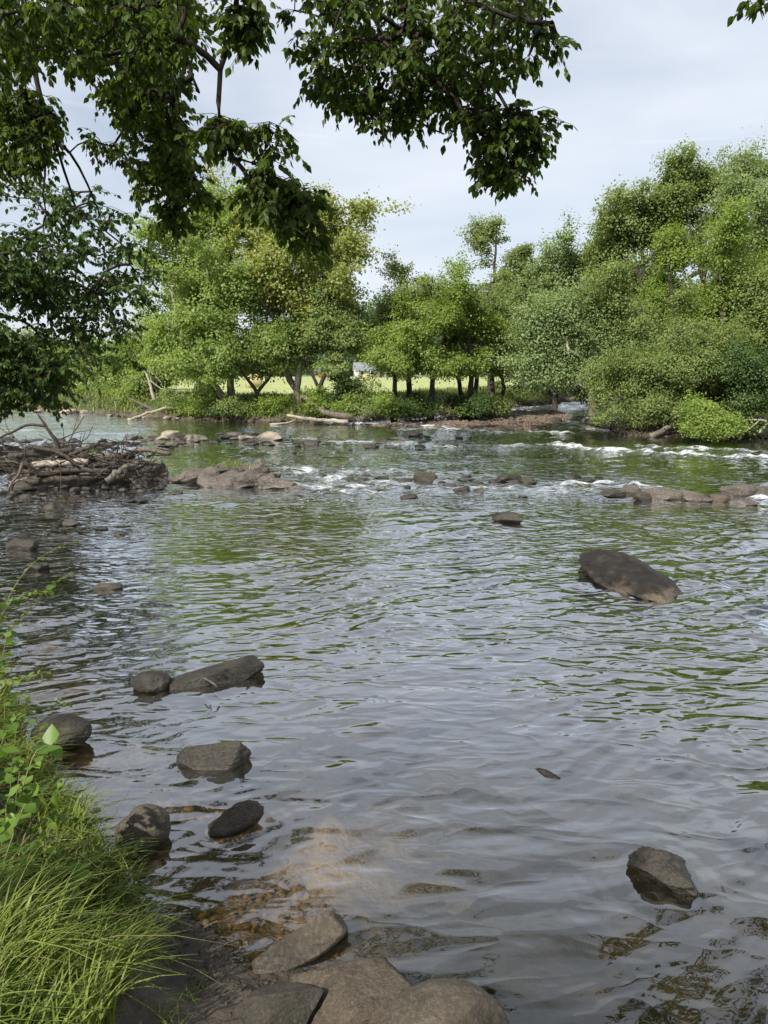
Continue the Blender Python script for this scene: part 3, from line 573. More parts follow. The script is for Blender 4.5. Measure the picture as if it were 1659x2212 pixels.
sh = [(300, 860, 44, 30, 25, 'bright'), (255, 872, 46, 25, 14, 'syc'), (380, 880, 40, 36, 16, 'midg'), (430, 888, 38.5, 36, 16, 'bright'), (480, 893, 37, 30, 14, 'darkg'), (530, 885, 37.5, 34, 18, 'midg'), (590, 888, 36.8, 32, 18, 'bright'),
      (630, 895, 36.5, 24, 14, 'midg'), (735, 850, 37, 36, 20, 'darkg'), (715, 878, 36.3, 34, 18, 'bright'), (770, 872, 36, 36, 20, 'midg'), (810, 880, 35.8, 30, 18, 'bright'), (855, 885, 35.8, 30, 15, 'darkg'), (905, 882, 36, 34, 15, 'darkg'), (950, 878, 36.5, 34, 14, 'midg'), (1000, 876, 37, 34, 14, 'darkg'), (1040, 870, 38.5, 24, 12, 'midg'),
      (200, 878, 48, 24, 12, 'midg'), (150, 876, 50, 24, 14, 'bright'), (90, 870, 52, 28, 14, 'midg'), (30, 868, 55, 34, 14, 'syc')]
where = ['under the leaning snag', 'on the point upriver', 'left of the sycamore roots', 'below the first sycamore stem', 'in shade beside the sycamore stems', 'behind the shore grass under the sycamores', 'right of the sycamore stems', 'beside the pale fallen log tip',
         'under the arching dark tree', 'behind the long fallen log', 'above the root end of the long log', 'just right of the root end of the long log', 'at the foot of the straight dark trunk', 'between the two bright green trees', 'under the round bright tree', 'at the foot of the leaning stems', 'at the end of the far bank by the side stream',
         'above the stony point', 'upriver behind the stony point', 'upriver under the dark near tree', 'at the far left of the upriver bank']
nm = {'bright': 'bright green', 'syc': 'light green', 'midg': 'mid green', 'darkg': 'dark green'}
for (x, y, Yb, rx, ry, lm), wh in zip(sh, where):
    b = gp(x, y, Yb)
    tree('bank_shrub', nm[lm]+' leafy bush '+wh, 'shrub', b, [([b, b+[.1, 0, .6]], .03, .01)], [B(x, y-4, rx, ry, Yb), B(x+rx*.4, y+2, rx*.7, ry*.7, Yb-.3)], 60, 40, .15, lm, rc=.4, twig=False, group='bushes along the far bank')

# ------------------------------------------------------------------ the near trees that overhang the river
LIT = [tuple(P(700, 1780, -.1)[:2])+(.44,), tuple(P(1355, 1205, .25)[:2])+(.5,), tuple(P(470, 1890, -.1)[:2])+(.36,), tuple(P(560, 1930, -.1)[:2])+(.25,), tuple(P(960, 1850, -.1)[:2])+(.16,), tuple(P(230, 2100, .35)[:2])+(.42,), tuple(P(350, 2140, .2)[:2])+(.32,), tuple(P(110, 1960, .3)[:2])+(.28,), tuple(P(120, 1680, .3)[:2])+(.30,), tuple(P(800, 2090, .2)[:2])+(.25,), tuple(P(60, 1400, .3)[:2])+(.35,)]
def sunlit_gap(C_, pad=.12):                           # openings in the canopy that let the sun reach the ground
    s = C_-SUNV[None]*((C_[:, 2]-.0)/SUNV[2])[:, None]; keep = np.ones(len(C_), bool)
    for x, y, r in LIT: keep &= np.hypot(s[:, 0]-x, s[:, 1]-y) > r+pad
    return keep
def poly_targets(poly, n, Y0, Y1):
    ins = 85/Y0; poly = [(a, b_-ins*.7) for a, b_ in poly]
    xs = [p[0] for p in poly]; ys = [p[1] for p in poly]; out = []
    px, py = rng.uniform(min(xs), max(xs), n*6), rng.uniform(min(ys), max(ys), n*6)
    ok = sd_poly(px, py, poly) > min(ins, .22*min(np.ptp(xs), np.ptp(ys))); px, py = px[ok][:n], py[ok][:n]
    return np.array([Q(a, b_, rng.uniform(Y0, Y1)) for a, b_ in zip(px, py)])
def hanging(t, nodes, T_, base, n_tw, n_lf, ls, mat, tw_len=.3, wood=.004, rmax=.035, step=.15, hang=.5, gap=True, kids=5):
    tb = TB()
    for p, r in grow(nodes, T_, step=step, sag=-.05, up=.02, r_tip=wood, rmax=rmax, jit=.13): tb.tube(p, r, 5, cap=False, rough=.1)
    # fine twigs that carry the leaves
    n = len(T_)*n_tw; s = np.repeat(T_, n_tw, 0); d = unit(n); d[:, 2] = d[:, 2]*.6-hang; d /= np.linalg.norm(d, axis=1)[:, None]
    L = tw_len*rng.uniform(.5, 1.2, n)
    for k in range(n):
        e = s[k]+d[k]*L[k]; m_ = (s[k]+e)/2+np.array([0, 0, .12*L[k]])
        tb.tube([s[k], m_, e], [wood*.75, wood*.55, wood*.35], 3, cap=False)
    tb.build('twigs', M['twig'], t, off=base)
    u = rng.uniform(.15, 1.0, (n, n_lf)); u[:, 0] = 1; U_ = u.ravel(); S_, D_, L_ = [np.repeat(a, n_lf, 0) for a in (s, d, L)]
    C_ = S_+D_*(L_*U_)[:, None]; C_[:, 2] += .24*L_*U_*(1-U_)
    side = np.cross(D_, np.array([0, 0, 1.])); side *= rng.choice([-1, 1], len(side))[:, None]*rng.uniform(.4, 1.2, len(side))[:, None]
    LD = D_*.5+side*(U_ < .99)[:, None]+unit(len(C_))*.35; LD[:, 2] -= .75
    N_ = unit(len(C_))*.75; N_[:, 2] += .9; C_ = C_+LD/np.linalg.norm(LD, axis=1)[:, None]*.012
    if gap: k = sunlit_gap(C_) | (C_[:, 2] < 5.4); C_, LD, N_ = C_[k], LD[k], N_[k]
    leaf_obj('crown', C_, LD, N_, ls*rng.uniform(.6, 1.25, len(C_)), M[mat], t, 'L', None, 1.15)
def chains_part(t, chains, base, mat, rough=.12):
    nd = []
    for ci, (pts, r0, r1) in enumerate(chains):
        c = curve(pts, .10 if ci else .25); c[1:-1] += rng.normal(size=(len(c)-2, 3))*r1*.35; nd.append(c)
        tb = TB(); s = np.linspace(0, 1, len(c)); tb.tube(c, r0*(1-s)+r1*s, 10 if ci == 0 else 8, rough=rough); tb.build('trunk' if ci == 0 else 'branch', M[mat], t, off=base)
    return nd
base = np.array([-4.2, -1.6, .8]); t = thing('overhanging_tree', 'near tree whose dark leafy boughs hang over the upper left of the river', 'tree', tuple(base))
top = np.array([-3.6, .2, 6.6])
ch = [([base, base+[.1, .3, 2], np.array([-3.9, -.5, 4.6]), top, np.array([-2.9, 1.6, 8.2])], .26, .12),
      ([top, np.array([-2.2, 3.0, 6.6]), Q(515, -60, 5.0), Q(512, 10, 5.0), Q(497, 90, 5.0), Q(478, 150, 5.0), Q(474, 220, 5.0), Q(482, 300, 5.0), Q(505, 340, 5.0), Q(530, 370, 5.0), Q(545, 410, 5.0)], .042, .015),
      ([Q(505, 340, 5.0), Q(545, 352, 5.0), Q(572, 325, 5.0), Q(590, 290, 5.0)], .008, .004), ([Q(545, 405, 5.0), Q(585, 440, 5.0), Q(640, 480, 5.0), Q(680, 530, 5.0)], .009, .004),
      ([top, np.array([-3.4, 3.0, 6.4]), Q(-20, -80, 6.2), Q(10, 10, 6.2), Q(50, 70, 6.2), Q(90, 110, 6.2)], .05, .012),
      ([top, np.array([-2.9, 3.2, 6.6]), Q(270, -80, 5.8), Q(330, 20, 5.8), Q(370, 70, 5.8), Q(400, 130, 5.8), Q(430, 200, 5.8)], .035, .010),
      ([top, np.array([-3.2, 3.4, 6.6]), Q(60, -60, 6.8), Q(120, 60, 6.8), Q(180, 150, 6.6), Q(250, 250, 6.6), Q(330, 340, 6.5), Q(360, 400, 6.5)], .04, .008),
      ([Q(60, 20, 6.8), Q(80, 180, 6.8), Q(118, 300, 6.8), Q(140, 370, 6.8), Q(160, 440, 6.8)], .03, .008), ([Q(118, 300, 6.8), Q(150, 330, 6.8), Q(190, 400, 6.9), Q(220, 480, 7.0)], .015, .005),
      ([Q(95, 290, 6.8), Q(98, 380, 6.8), Q(92, 420, 6.8), Q(100, 460, 6.8)], .014, .006),
      ([np.array([-2.9, 1.6, 8.2]), np.array([-2.4, 5.5, 8.8]), np.array([-1.6, 9.5, 9.2]), np.array([-.8, 12, 9.6])], .08, .02),
      ([top, np.array([-1.4, 1.8, 7.6]), np.array([1.4, 2.2, 7.4])], .08, .03), ([np.array([-2.9, 1.6, 8.2]), np.array([-1.5, 3.2, 8.2]), np.array([.4, 4.4, 7.9])], .06, .02)]
nd = chains_part(t, ch, base, 'twig')
T1 = np.concatenate([
    poly_targets([(-60, -60), (440, -60), (435, 120), (420, 200), (380, 250), (300, 230), (220, 160), (60, 170), (-60, 210)], 360, 4.8, 7.4),
    poly_targets([(-60, 180), (110, 190), (150, 270), (110, 380), (-60, 400)], 135, 6.4, 7.4),
    poly_targets([(190, 150), (380, 200), (430, 290), (430, 400), (350, 380), (240, 260)], 85, 5.6, 6.8),
    poly_targets([(270, 330), (400, 330), (480, 420), (470, 460), (350, 470), (290, 430)], 46, 6.0, 6.7), poly_targets([(320, 440), (400, 440), (410, 510), (360, 520)], 14, 6.2, 6.6),
    poly_targets([(490, -40), (570, -40), (565, 110), (520, 130), (490, 60)], 26, 4.9, 5.1), poly_targets([(420, 270), (520, 250), (540, 300), (500, 350), (430, 330)], 20, 4.9, 5.2),
    poly_targets([(560, 255), (615, 255), (620, 340), (600, 400), (545, 420)], 14, 4.9, 5.1), poly_targets([(520, 380), (640, 370), (690, 420), (700, 550), (640, 560), (600, 480), (510, 490)], 55, 4.8, 5.2),
    poly_targets([(120, 250), (300, 330), (280, 380), (200, 330)], 12, 6.3, 6.9),
    np.stack([rng.uniform(-9, 1.5, 900), rng.uniform(-6.5, 3.0, 900), rng.uniform(5.9, 8.6, 900)], 1)])
y2 = rng.uniform(9, 12.8, 420); T1 = np.concatenate([T1, np.stack([rng.uniform(-4.5, 1.8, 420), y2, 3.0+.5*y2+rng.uniform(0, 2.4, 420)], 1)])
T1 = T1[sunlit_gap(T1, .1) | (T1[:, 2] < 5.2)]
hanging(t, np.concatenate(nd[1:]), T1, base, 3, 11, .058, 'canopy', .19)

base = np.array([1.2, -2.6, .9]); t = thing('overhanging_tree', 'near tree whose leafy bough hangs down against the open sky in the middle', 'tree', tuple(base))
top = np.array([.9, -.6, 6.2])
ch = [([base, base+[0, .3, 2.3], np.array([1.1, -1.2, 4.8]), top, np.array([.7, .4, 7.6])], .22, .1),
      ([top, np.array([.5, 2.2, 6.3]), Q(850, -90, 4.9), Q(890, 10, 4.9), Q(920, 60, 4.9), Q(980, 120, 4.9), Q(1050, 170, 4.9), Q(1100, 240, 4.9), Q(1120, 280, 4.9), Q(1160, 320, 4.9)], .042, .010),
      ([Q(860, -60, 4.9), Q(890, 60, 4.9), Q(905, 130, 4.9), Q(960, 190, 4.9), Q(1000, 240, 4.9), Q(1050, 300, 4.9), Q(1080, 350, 4.9), Q(1090, 410, 4.9)], .03, .007),
      ([top, np.array([.9, 2.4, 6.2]), Q(980, -70, 4.6), Q(1015, 0, 4.6), Q(1060, 22, 4.6), Q(1110, 40, 4.6), Q(1190, 50, 4.6)], .036, .013),
      ([Q(1068, 25, 4.6), Q(1062, 70, 4.65), Q(1045, 90, 4.7)], .014, .006), ([Q(1062, 60, 4.65), Q(1062, 130, 4.7), Q(1045, 190, 4.8), Q(1020, 240, 4.8)], .012, .004),
      ([Q(850, -90, 4.9), Q(800, 0, 5.2), Q(830, 80, 5.2), Q(860, 140, 5.2), Q(900, 200, 5.2)], .02, .007), ([Q(850, -90, 4.9), Q(740, -40, 5.4), Q(720, 60, 5.4), Q(700, 140, 5.4), Q(680, 190, 5.4)], .016, .005),
      ([Q(790, -10, 5.2), Q(820, 180, 5.3), Q(900, 260, 5.3), Q(960, 290, 5.3)], .014, .005),
      ([top, np.array([2.6, 1.2, 6.9]), np.array([3.8, 2.6, 6.8])], .07, .03)]
nd = chains_part(t, ch, base, 'twig')
T2 = np.concatenate([
    poly_targets([(615, -60), (1190, -60), (1200, 60), (1175, 140), (1110, 190), (960, 190), (800, 160), (640, 180), (612, 80)], 200, 4.5, 5.5),
    poly_targets([(640, 130), (1040, 150), (1110, 210), (1040, 250), (960, 300), (880, 300), (780, 290), (720, 240), (640, 190)], 105, 4.7, 5.5),
    poly_targets([(1020, 200), (1170, 230), (1185, 330), (1160, 390), (1090, 430), (1030, 390), (1010, 330), (960, 290)], 90, 4.7, 5.1),
    poly_targets([(1175, 80), (1215, 80), (1210, 120), (1180, 120)], 3, 4.6, 4.7), poly_targets([(1150, 250), (1185, 260), (1185, 350), (1160, 330)], 8, 4.8, 5.0),
    np.stack([rng.uniform(-.6, 4.6, 380), rng.uniform(-6.5, 2.6, 380), rng.uniform(5.8, 8.2, 380)], 1)])
T2 = T2[sunlit_gap(T2, .1) | (T2[:, 2] < 5.2)]
hanging(t, np.concatenate(nd[1:]), T2, base, 3, 10, .050, 'canopy', .16)

base = np.array([-16.33, 16.50, 0.70]); t = thing('riverside_tree', 'dark green tree on the left bank with grey limbs reaching in from the left edge', 'tree', tuple(base))
ch = [([base, base+[.1, 0, 2.2], np.array([-15.90, 16.80, 5.96]), np.array([-16.19, 17.10, 10.65])], .42, .16),
      ([np.array([-16.05, 16.65, 4.26]), Q(-120, 660, 17.40), Q(0, 640, 17.70), Q(60, 610, 18.00), Q(120, 600, 18.30), Q(180, 620, 18.60)], .17, .04),
      ([np.array([-16.05, 16.65, 3.69]), Q(-110, 720, 17.40), Q(0, 685, 17.40), Q(60, 700, 17.70), Q(100, 735, 18.00), Q(160, 740, 18.00), Q(200, 800, 18.00)], .07, .02),
      ([np.array([-16.05, 16.80, 4.83]), Q(-60, 560, 18.00), Q(40, 520, 18.60), Q(120, 470, 18.90), Q(200, 440, 19.20)], .09, .02), ([Q(60, 610, 18.00), Q(100, 650, 18.45), Q(190, 660, 18.90), Q(260, 700, 19.20)], .035, .012),
      ([np.array([-16.05, 16.65, 3.12]), Q(-60, 770, 17.10), Q(60, 790, 17.40), Q(130, 820, 17.40)], .05, .015),
      ([np.array([-16.0, 17.1, 9.5]), np.array([-13, 18, 11.8]), np.array([-9, 18.5, 13.2]), np.array([-5, 18.5, 13.6])], .12, .03)]
nd = chains_part(t, ch, base, 'bark')
T3 = np.concatenate([poly_targets([(-260, 380), (100, 390), (240, 410), (300, 480), (320, 560), (310, 640), (120, 590), (-260, 640)], 330, 16.80, 20.40),
    poly_targets([(-260, 560), (60, 560), (300, 640), (300, 700), (290, 800), (230, 840), (170, 800), (120, 740), (-260, 740)], 320, 16.50, 20.10),
    poly_targets([(-260, 730), (80, 740), (170, 800), (160, 850), (40, 860), (-260, 860)], 190, 16.50, 18.90), poly_targets([(200, 740), (290, 760), (280, 840), (210, 850)], 26, 17.70, 19.20),
    np.stack([rng.uniform(-25, -13.5, 240), rng.uniform(11, 20, 240), rng.uniform(5.5, 13, 240)], 1)])
yy = rng.uniform(16, 24, 420); y2 = rng.uniform(14, 21, 620); T3 = np.concatenate([T3, np.stack([-.50*yy-rng.uniform(0, 6, 420), yy, rng.uniform(4.5, 15, 420)], 1), np.stack([-y2*rng.uniform(.14, .5, 620), y2, 3.3+.5*y2+rng.uniform(0, 4.2, 620)], 1)])
T3 = np.concatenate([T3, poly_targets([(-300, 770), (110, 790), (130, 880), (-300, 905)], 130, 17, 22)])
T3 = T3[noise3(T3[:, 0]*.55, T3[:, 1]*.55, T3[:, 2]*.8, 5)+.4*noise3(T3[:, 0]*1.4, T3[:, 1]*1.4, T3[:, 2]*1.7, 6) > -.08]
hanging(t, np.concatenate(nd[1:]), T3, base, 5, 12, .125, 'left', .60, .009, .08, .5, .35, gap=False)

base = np.array([7.0, -3.6, .9]); t = thing('riverside_tree', 'bank tree out of view on the right with one twig tip in the top corner', 'tree', tuple(base))
ch = [([base, base+[.1, .5, 2.3], np.array([7.2, -1.6, 4.6]), np.array([7.2, .2, 6.8]), np.array([7.0, 1.5, 9])], .30, .12), ([np.array([7.2, .2, 6.8]), np.array([6.6, 3.4, 7.4]), Q(1720, -60, 7.5), Q(1665, 5, 7.5), Q(1630, 30, 7.5)], .05, .004),
      ([np.array([7.2, -.6, 5.8]), np.array([7.4, 3, 6.6]), np.array([8.2, 7, 6.4]), np.array([8.8, 10, 5.6])], .10, .02), ([np.array([7.2, -1.0, 5.2]), np.array([8.2, 3, 4.9]), np.array([9.0, 6, 4.2])], .08, .02), ([np.array([7.1, .6, 7.5]), np.array([6.4, 4.0, 8.6]), np.array([7.2, 8.0, 8.2])], .06, .02)]
nd = chains_part(t, ch, base, 'bark'); yy = rng.uniform(-1, 11, 620)
y2 = rng.uniform(6, 13, 190); T4 = np.concatenate([np.stack([y2*rng.uniform(.44, .64, 190), y2, 3.1+.5*y2+rng.uniform(0, 3, 190)], 1), np.array([Q(1645, -16, 7.5), Q(1662, 0, 7.5)]), np.stack([yy.clip(2)*.62+rng.uniform(1.0, 5.5, 620), yy, rng.uniform(3.4, 9.5, 620)], 1)])
hanging(t, np.concatenate(nd[1:]), T4, base, 4, 11, .105, 'canopy', .30, .005, .04, .3)

# ------------------------------------------------------------------ rocks
import bmesh
ICO = {}
def ico(sub):
    if sub not in ICO:
        bm = bmesh.new(); bmesh.ops.create_icosphere(bm, subdivisions=sub, radius=1)
        V = np.array([v.co[:] for v in bm.verts]); Fc = np.array([[v.index for v in f.verts] for f in bm.faces]); bm.free(); ICO[sub] = (V, Fc)
    return ICO[sub]
def rock_geo(seed, dims, ang=.5, sub=4, rough=.06, planes=None, npl=14):
    r = np.random.default_rng(seed); V, Fc = ico(sub); V = V.copy()
    pl = list(planes or [])
    for k in range(int(npl*ang)+2):
        nv = r.normal(size=3); nv /= np.linalg.norm(nv); pl.append((nv, r.uniform(.50, .85) if ang > .4 else r.uniform(.72, .93)))
    for nv, o_ in pl:
        nv = np.asarray(nv, float)/np.linalg.norm(nv); d = V@nv; V -= np.outer(np.maximum(0, d-o_)*(.97), nv)
    s = V*1.0
    nz = noise3(s[:, 0]*1.6+seed, s[:, 1]*1.6, s[:, 2]*1.6, 1)*1.6+noise3(s[:, 0]*4+seed, s[:, 1]*4, s[:, 2]*4, 2)*.7+noise3(s[:, 0]*10+seed, s[:, 1]*10, s[:, 2]*10, 3)*.35+noise3(s[:, 0]*24, s[:, 1]*24+seed, s[:, 2]*24, 4)*.18
    V = V*(1+rough*nz[:, None]); V /= np.abs(V).max(0)
    return V*np.asarray(dims)/2, Fc
NR = [0]
def rock(label, px, py, w_px, dr_, hr, rz=0, mat='rockd', ang=.6, sub=4, tilt=(0, 0), sink=.3, group=None, name='rock', zb=0., rough=.06, parent=None, planes=None, seed=None, world=None):
    NR[0] += 1; c = P(px, py, zb) if world is None else np.array(world, float); dist = math.sqrt(c[0]**2+c[1]**2+(CH-zb)**2)
    W_ = w_px*dist/F if world is None else w_px; dims = (W_, W_*dr_, W_*hr*(1+sink)); V, Fc = rock_geo(NR[0]*13+5 if seed is None else seed, dims, ang, sub, rough, planes)
    Rm = np.array(Euler((tilt[0], tilt[1], rz)).to_matrix()); V = V@Rm.T
    V[:, 2] += W_*hr*(1-(1+sink)/2)
    o_ = link(name, mesh_np(name, V, Fc.ravel(), np.full(len(Fc), 3), smooth=ang < .35 or sub > 4), M[mat], parent, tuple(c))
    return tag(o_, label, 'rock', group)
A = rock
A('big flat-topped brown boulder standing alone midstream on the right', 1370, 1254, 325, .58, .118, R(-70), 'rockm', .3, 6, (R(-8), R(4)), .8, rough=.075, planes=[((0, -.6, 1), .70), ((.2, .6, 1), .74)], seed=23)
A('small dark jagged rock alone in the calm water at lower right', 1428, 1890, 150, .62, .36, R(-38), 'rockd', .9, 5, (0, R(8)), .5, rough=.14, seed=31)
A('long dark squared slab lying in the water by the left shallows', 462, 1470, 205, .28, .19, R(24), 'rockd', .2, 5, (0, R(-7)), .5, rough=.03, planes=[((0, 0, 1), .5), ((0, 1, .1), .6), ((0, -1, .2), .6), ((1, .1, 0), .8), ((-1, 0, .1), .8)], seed=41)
A('rounded dark rock at the left end of the squared slab', 328, 1488, 80, .8, .45, 0, 'rockd', .2, 5, seed=43)
A('dark crescent-backed rock in the water below the squared slab', 465, 1648, 150, .50, .34, R(6), 'rockd', .3, 5, (R(-10), R(-6)), .4, rough=.04, planes=[((0, -1, .45), .5), ((0, .3, 1), .62)], seed=47)
A('rounded grey-brown rock with a crack at the left water edge', 312, 1812, 104, .85, .62, R(25), 'stone', .3, 5, (0, 0), .4, rough=.035, seed=53)
A('lumpy brown wet rock beside the cracked rounded rock', 512, 1782, 118, .48, .36, R(32), 'rockb', .3, 5, (0, R(-10)), .4, rough=.07, seed=59)
A('black rounded rock tucked under the bank plants on the left', 135, 1598, 115, .7, .42, R(-8), 'rockd', .2, 5, (0, 0), .3, zb=.04, rough=.04, seed=61)
A('smooth pointed slab leaning out of the mud at the bottom shore', 648, 2045, 190, .46, .25, R(28), 'stone', .3, 5, (R(8), R(-9)), .5, zb=.0, rough=.025, planes=[((-.3, .9, .5), .42), ((0, -.5, 1), .5), ((1, 0, .2), .75)], seed=67)
A('large angular tan boulder at the bottom shore', 800, 2190, 310, .75, .36, R(-22), 'rockb', .8, 6, (R(6), 0), .5, zb=.02, rough=.05, seed=71, planes=[((.1, .2, 1), .5)])
A('dark wedge-shaped rock left of the angular tan boulder', 610, 2215, 220, .55, .34, R(45), 'rockd', .7, 5, (0, R(10)), .5, zb=.05, rough=.06, seed=73)
A('smooth round-backed boulder at the bottom edge of the photo', 935, 2300, 275, .75, .40, R(22), 'stone', .25, 6, (0, R(-10)), .4, zb=.0, rough=.02, seed=79)
A('low brown rock barely breaking the water in the left shallows', 235, 1272, 60, .5, .2, R(10), 'rockb', .4, 3)
A('narrow dark sliver of stone breaking the ripples right of centre', 1180, 1672, 60, .25, .12, R(-45), 'rockd', .6, 4)
for lab, px, py, w, d_, h, rz in [
    ('dark mossy rock alone in the river above the big boulder', 1100, 1128, 76, .55, .34, -30), ('small flat dark rock left of the mossy midstream rock', 878, 1112, 34, .5, .2, 10),
    ('pyramid-shaped grey rock in the centre of the rapid', 918, 1042, 54, .6, .5, -20), ('low black rock touching the pyramid-shaped rock', 875, 1044, 34, .6, .35, 0), ('flat dark rock below the pyramid-shaped rock', 886, 1078, 48, .5, .22, 0),
    ('rounded grey rock, left of the pair in the middle of the rapid', 1101, 1041, 54, .6, .36, 0), ('peaked grey rock, right of the pair in the middle of the rapid', 1144, 1045, 40, .6, .42, -20),
    ('split grey rock, left slab of the small central cluster', 1000, 1064, 44, .6, .38, 20), ('tilted grey slab at the right of the small central cluster', 1035, 1066, 34, .5, .38, -30),
    ('dark rounded rock in the left shallows, largest of the row', 115, 1105, 42, .7, .46, 0), ('pointed brown rock in the left shallows', 156, 1136, 36, .7, .45, 0), ('dark low rock second from the right of the shallows row', 218, 1147, 30, .6, .35, 0), ('small flat black rock at the right of the shallows row', 263, 1156, 30, .6, .3, 0),
    ('dark wedge rock near the left edge of the photo', 50, 1186, 60, .6, .36, 10), ('dark rock in the water behind the bent plant stem', 84, 1231, 56, .5, .28, 5), ('small dark split stone left of the outcrop pool', 308, 1085, 26, .6, .3, 0), ('small brown rounded rock below the outcrop tip', 380, 1070, 34, .6, .36, 0),
    ('dark boulder at the foot of the driftwood pile', 50, 1062, 56, .6, .4, 0), ('dark stone left of the small row under the driftwood', 62, 1082, 26, .7, .3, 0), ('flat stone left of the largest shallows rock', 75, 1118, 34, .4, .1, 0), ('tiny black stone in the open water left of the outcrop pool', 222, 1082, 14, .7, .4, 0), ('tiny black stone near the left shallows', 100, 1155, 14, .7, .3, 0)]:
    A(lab, px, py, w, d_, h, R(rz), 'rockd', .55, 4)
led = [('mossy dark stone at the left end of the right-hand ledge', 1322, 1072, 52, .6, .28, 'rockd'), ('brown slab second in the right-hand ledge', 1356, 1068, 50, .6, .34, 'rockp'), ('mossy block at the corner of the right-hand ledge', 1386, 1082, 36, .7, .5, 'rockd'), ('broad slab in the middle of the right-hand ledge', 1425, 1078, 80, .5, .28, 'rockp'),
       ('long low slab of the right-hand ledge', 1480, 1078, 90, .45, .22, 'rockp'), ('thin slab tilted toward the water in the right-hand ledge', 1510, 1084, 60, .5, .2, 'rockp'), ('pointed brown stone near the right of the ledge', 1548, 1084, 44, .6, .36, 'rockb'), ('tall brown slab at the right of the ledge', 1585, 1072, 80, .5, .32, 'rockp'), ('slab at the right edge of the photo in the ledge', 1640, 1074, 70, .5, .30, 'rockp'), ('low stone in front of the last ledge slab', 1600, 1090, 60, .4, .14, 'rockp')]
for lab, px, py, w, d_, h, mt in led: A(lab, px, py, w*1.08, d_, h, R(rng.uniform(-25, 10)), mt, .75, 4, (0, R(rng.uniform(-6, 10))))
for lab, px, py, w, h in [('pale sunlit boulder, leftmost of the row on the shelf', 352, 950, 34, .32), ('tall pale boulder in the shelf row', 372, 948, 46, .42), ('long pale boulder right of the tall one', 425, 951, 56, .25), ('pale slab, third group of the shelf row', 530, 951, 44, .24), ('long pale block at the right of the shelf row', 588, 951, 66, .28), ('small tan stone right of the pale block', 655, 952, 26, .2), ('pinkish slab beside the upper rapid', 860, 951, 50, .16), ('dark low stone beside the pinkish slab', 826, 953, 24, .2), ('pale stone on the point upriver', 150, 893, 50, .2)]:
    A(lab, px, py, w, .6, h, R(rng.uniform(-15, 15)), 'rockb' if 'dark' in lab else 'rockw', .8, 4)
A('large dark stone at the edge of the gravel bar', 1198, 913, 34, .6, .35, 0, 'rockd', .4, 3); A('round tan stone on the gravel bar', 1105, 911, 16, .8, .7, 0, 'rockb', .2, 3); A('small boulder on the gravel bar beside the tan stone', 1155, 918, 30, .6, .3, 0, 'rockb', .5, 3); A('tiny dark stone at the head of the gravel bar', 920, 921, 20, .6, .4, 0, 'rockb', .5, 3); A('black stone in the white water of the side stream', 1262, 911, 12, .8, .6, 0, 'rockd', .3, 3)
# central outcrop and the rock island under the driftwood, each one bedrock mass
def outcrop(label, parts, name='rock_outcrop', mat='rockp'):
    c0 = P(*parts[0][:2]); VV = []; FF = []; n_ = 0
    for k, (px, py, w, d_, h, rz) in enumerate(parts):
        c = P(px, py); W_ = w*c[1]/F; V, Fc = rock_geo(900+k*7+int(px), (W_, W_*d_, W_*h*1.5), .9, 6, .10, npl=26); q_ = V*[3.2, 5, 9]+px; V[:, 2] += .10*W_*h*4*(np.abs(noise3(q_[:, 0]/W_, q_[:, 1]/W_, q_[:, 2]/W_, 5))-.3); cz, sz = math.cos(rz), math.sin(rz)
        V = np.stack([V[:, 0]*cz-V[:, 1]*sz, V[:, 0]*sz+V[:, 1]*cz, V[:, 2]+W_*h*.25], 1)+c-c0; VV.append(V); FF.append(Fc+n_); n_ += len(V)
    o_ = link(name, mesh_np(name, np.concatenate(VV), np.concatenate(FF).ravel(), np.full(sum(len(f) for f in FF), 3), smooth=True), M[mat], None, tuple(c0)); return tag(o_, label, 'rock')
outcrop('broad ridged grey-brown outcrop in the centre left of the river', [(520, 1050, 190, .5, .24, -.05), (420, 1042, 120, .5, .22, .1), (585, 1053, 130, .5, .19, -.2), (490, 1026, 80, .5, .42, .1), (555, 1022, 80, .5, .38, -.2), (640, 1060, 60, .4, .18, -.2), (450, 1030, 80, .5, .3, 0)])
outcrop('low dark rock island that carries the driftwood pile', [(170, 1030, 300, .5, .16, 0), (60, 1015, 150, .6, .34, .1), (300, 1040, 130, .5, .36, -.1), (230, 1040, 130, .5, .26, .1), (130, 1050, 140, .5, .2, 0), (230, 1000, 120, .5, .18, 0)], mat='rockp')
r_ = np.random.default_rng(5)
for k in range(110):
    u = r_.random(); px = -20+u*600; py = 946+r_.random()*26+4*math.sin(u*6)-6*(u > .8)
    w_s = r_.uniform(12, 38); A(('large' if w_s > 27 else 'mid-sized' if w_s > 19 else 'small')+' dark stone of the shelf '+['behind the left end of the driftwood', 'behind the crooked bare branch', 'behind the right end of the driftwood', 'among the pale sunlit boulders', 'between pale boulders and long pale block', 'right of the long pale block'][min(5, max(0, int((px+20)/100)))], px, py, w_s, .6, r_.uniform(.14, .34), r_.uniform(-.5, .5), 'rockp' if k % 3 else 'rockd', .7, 3, group='dark stones of the river shelf')
for k in range(46):
    px = r_.uniform(20, 360); py = 1050+abs(r_.normal())*14
    A('small dark stone in shallows below the driftwood, '+['at its left end', 'under its middle', 'under its right half', 'at its right tip'][min(3, int(px/90))], px, py, r_.uniform(10, 30), .7, r_.uniform(.2, .45), r_.uniform(-1, 1), 'rockd', .5, 3, group='small stones below the driftwood island')
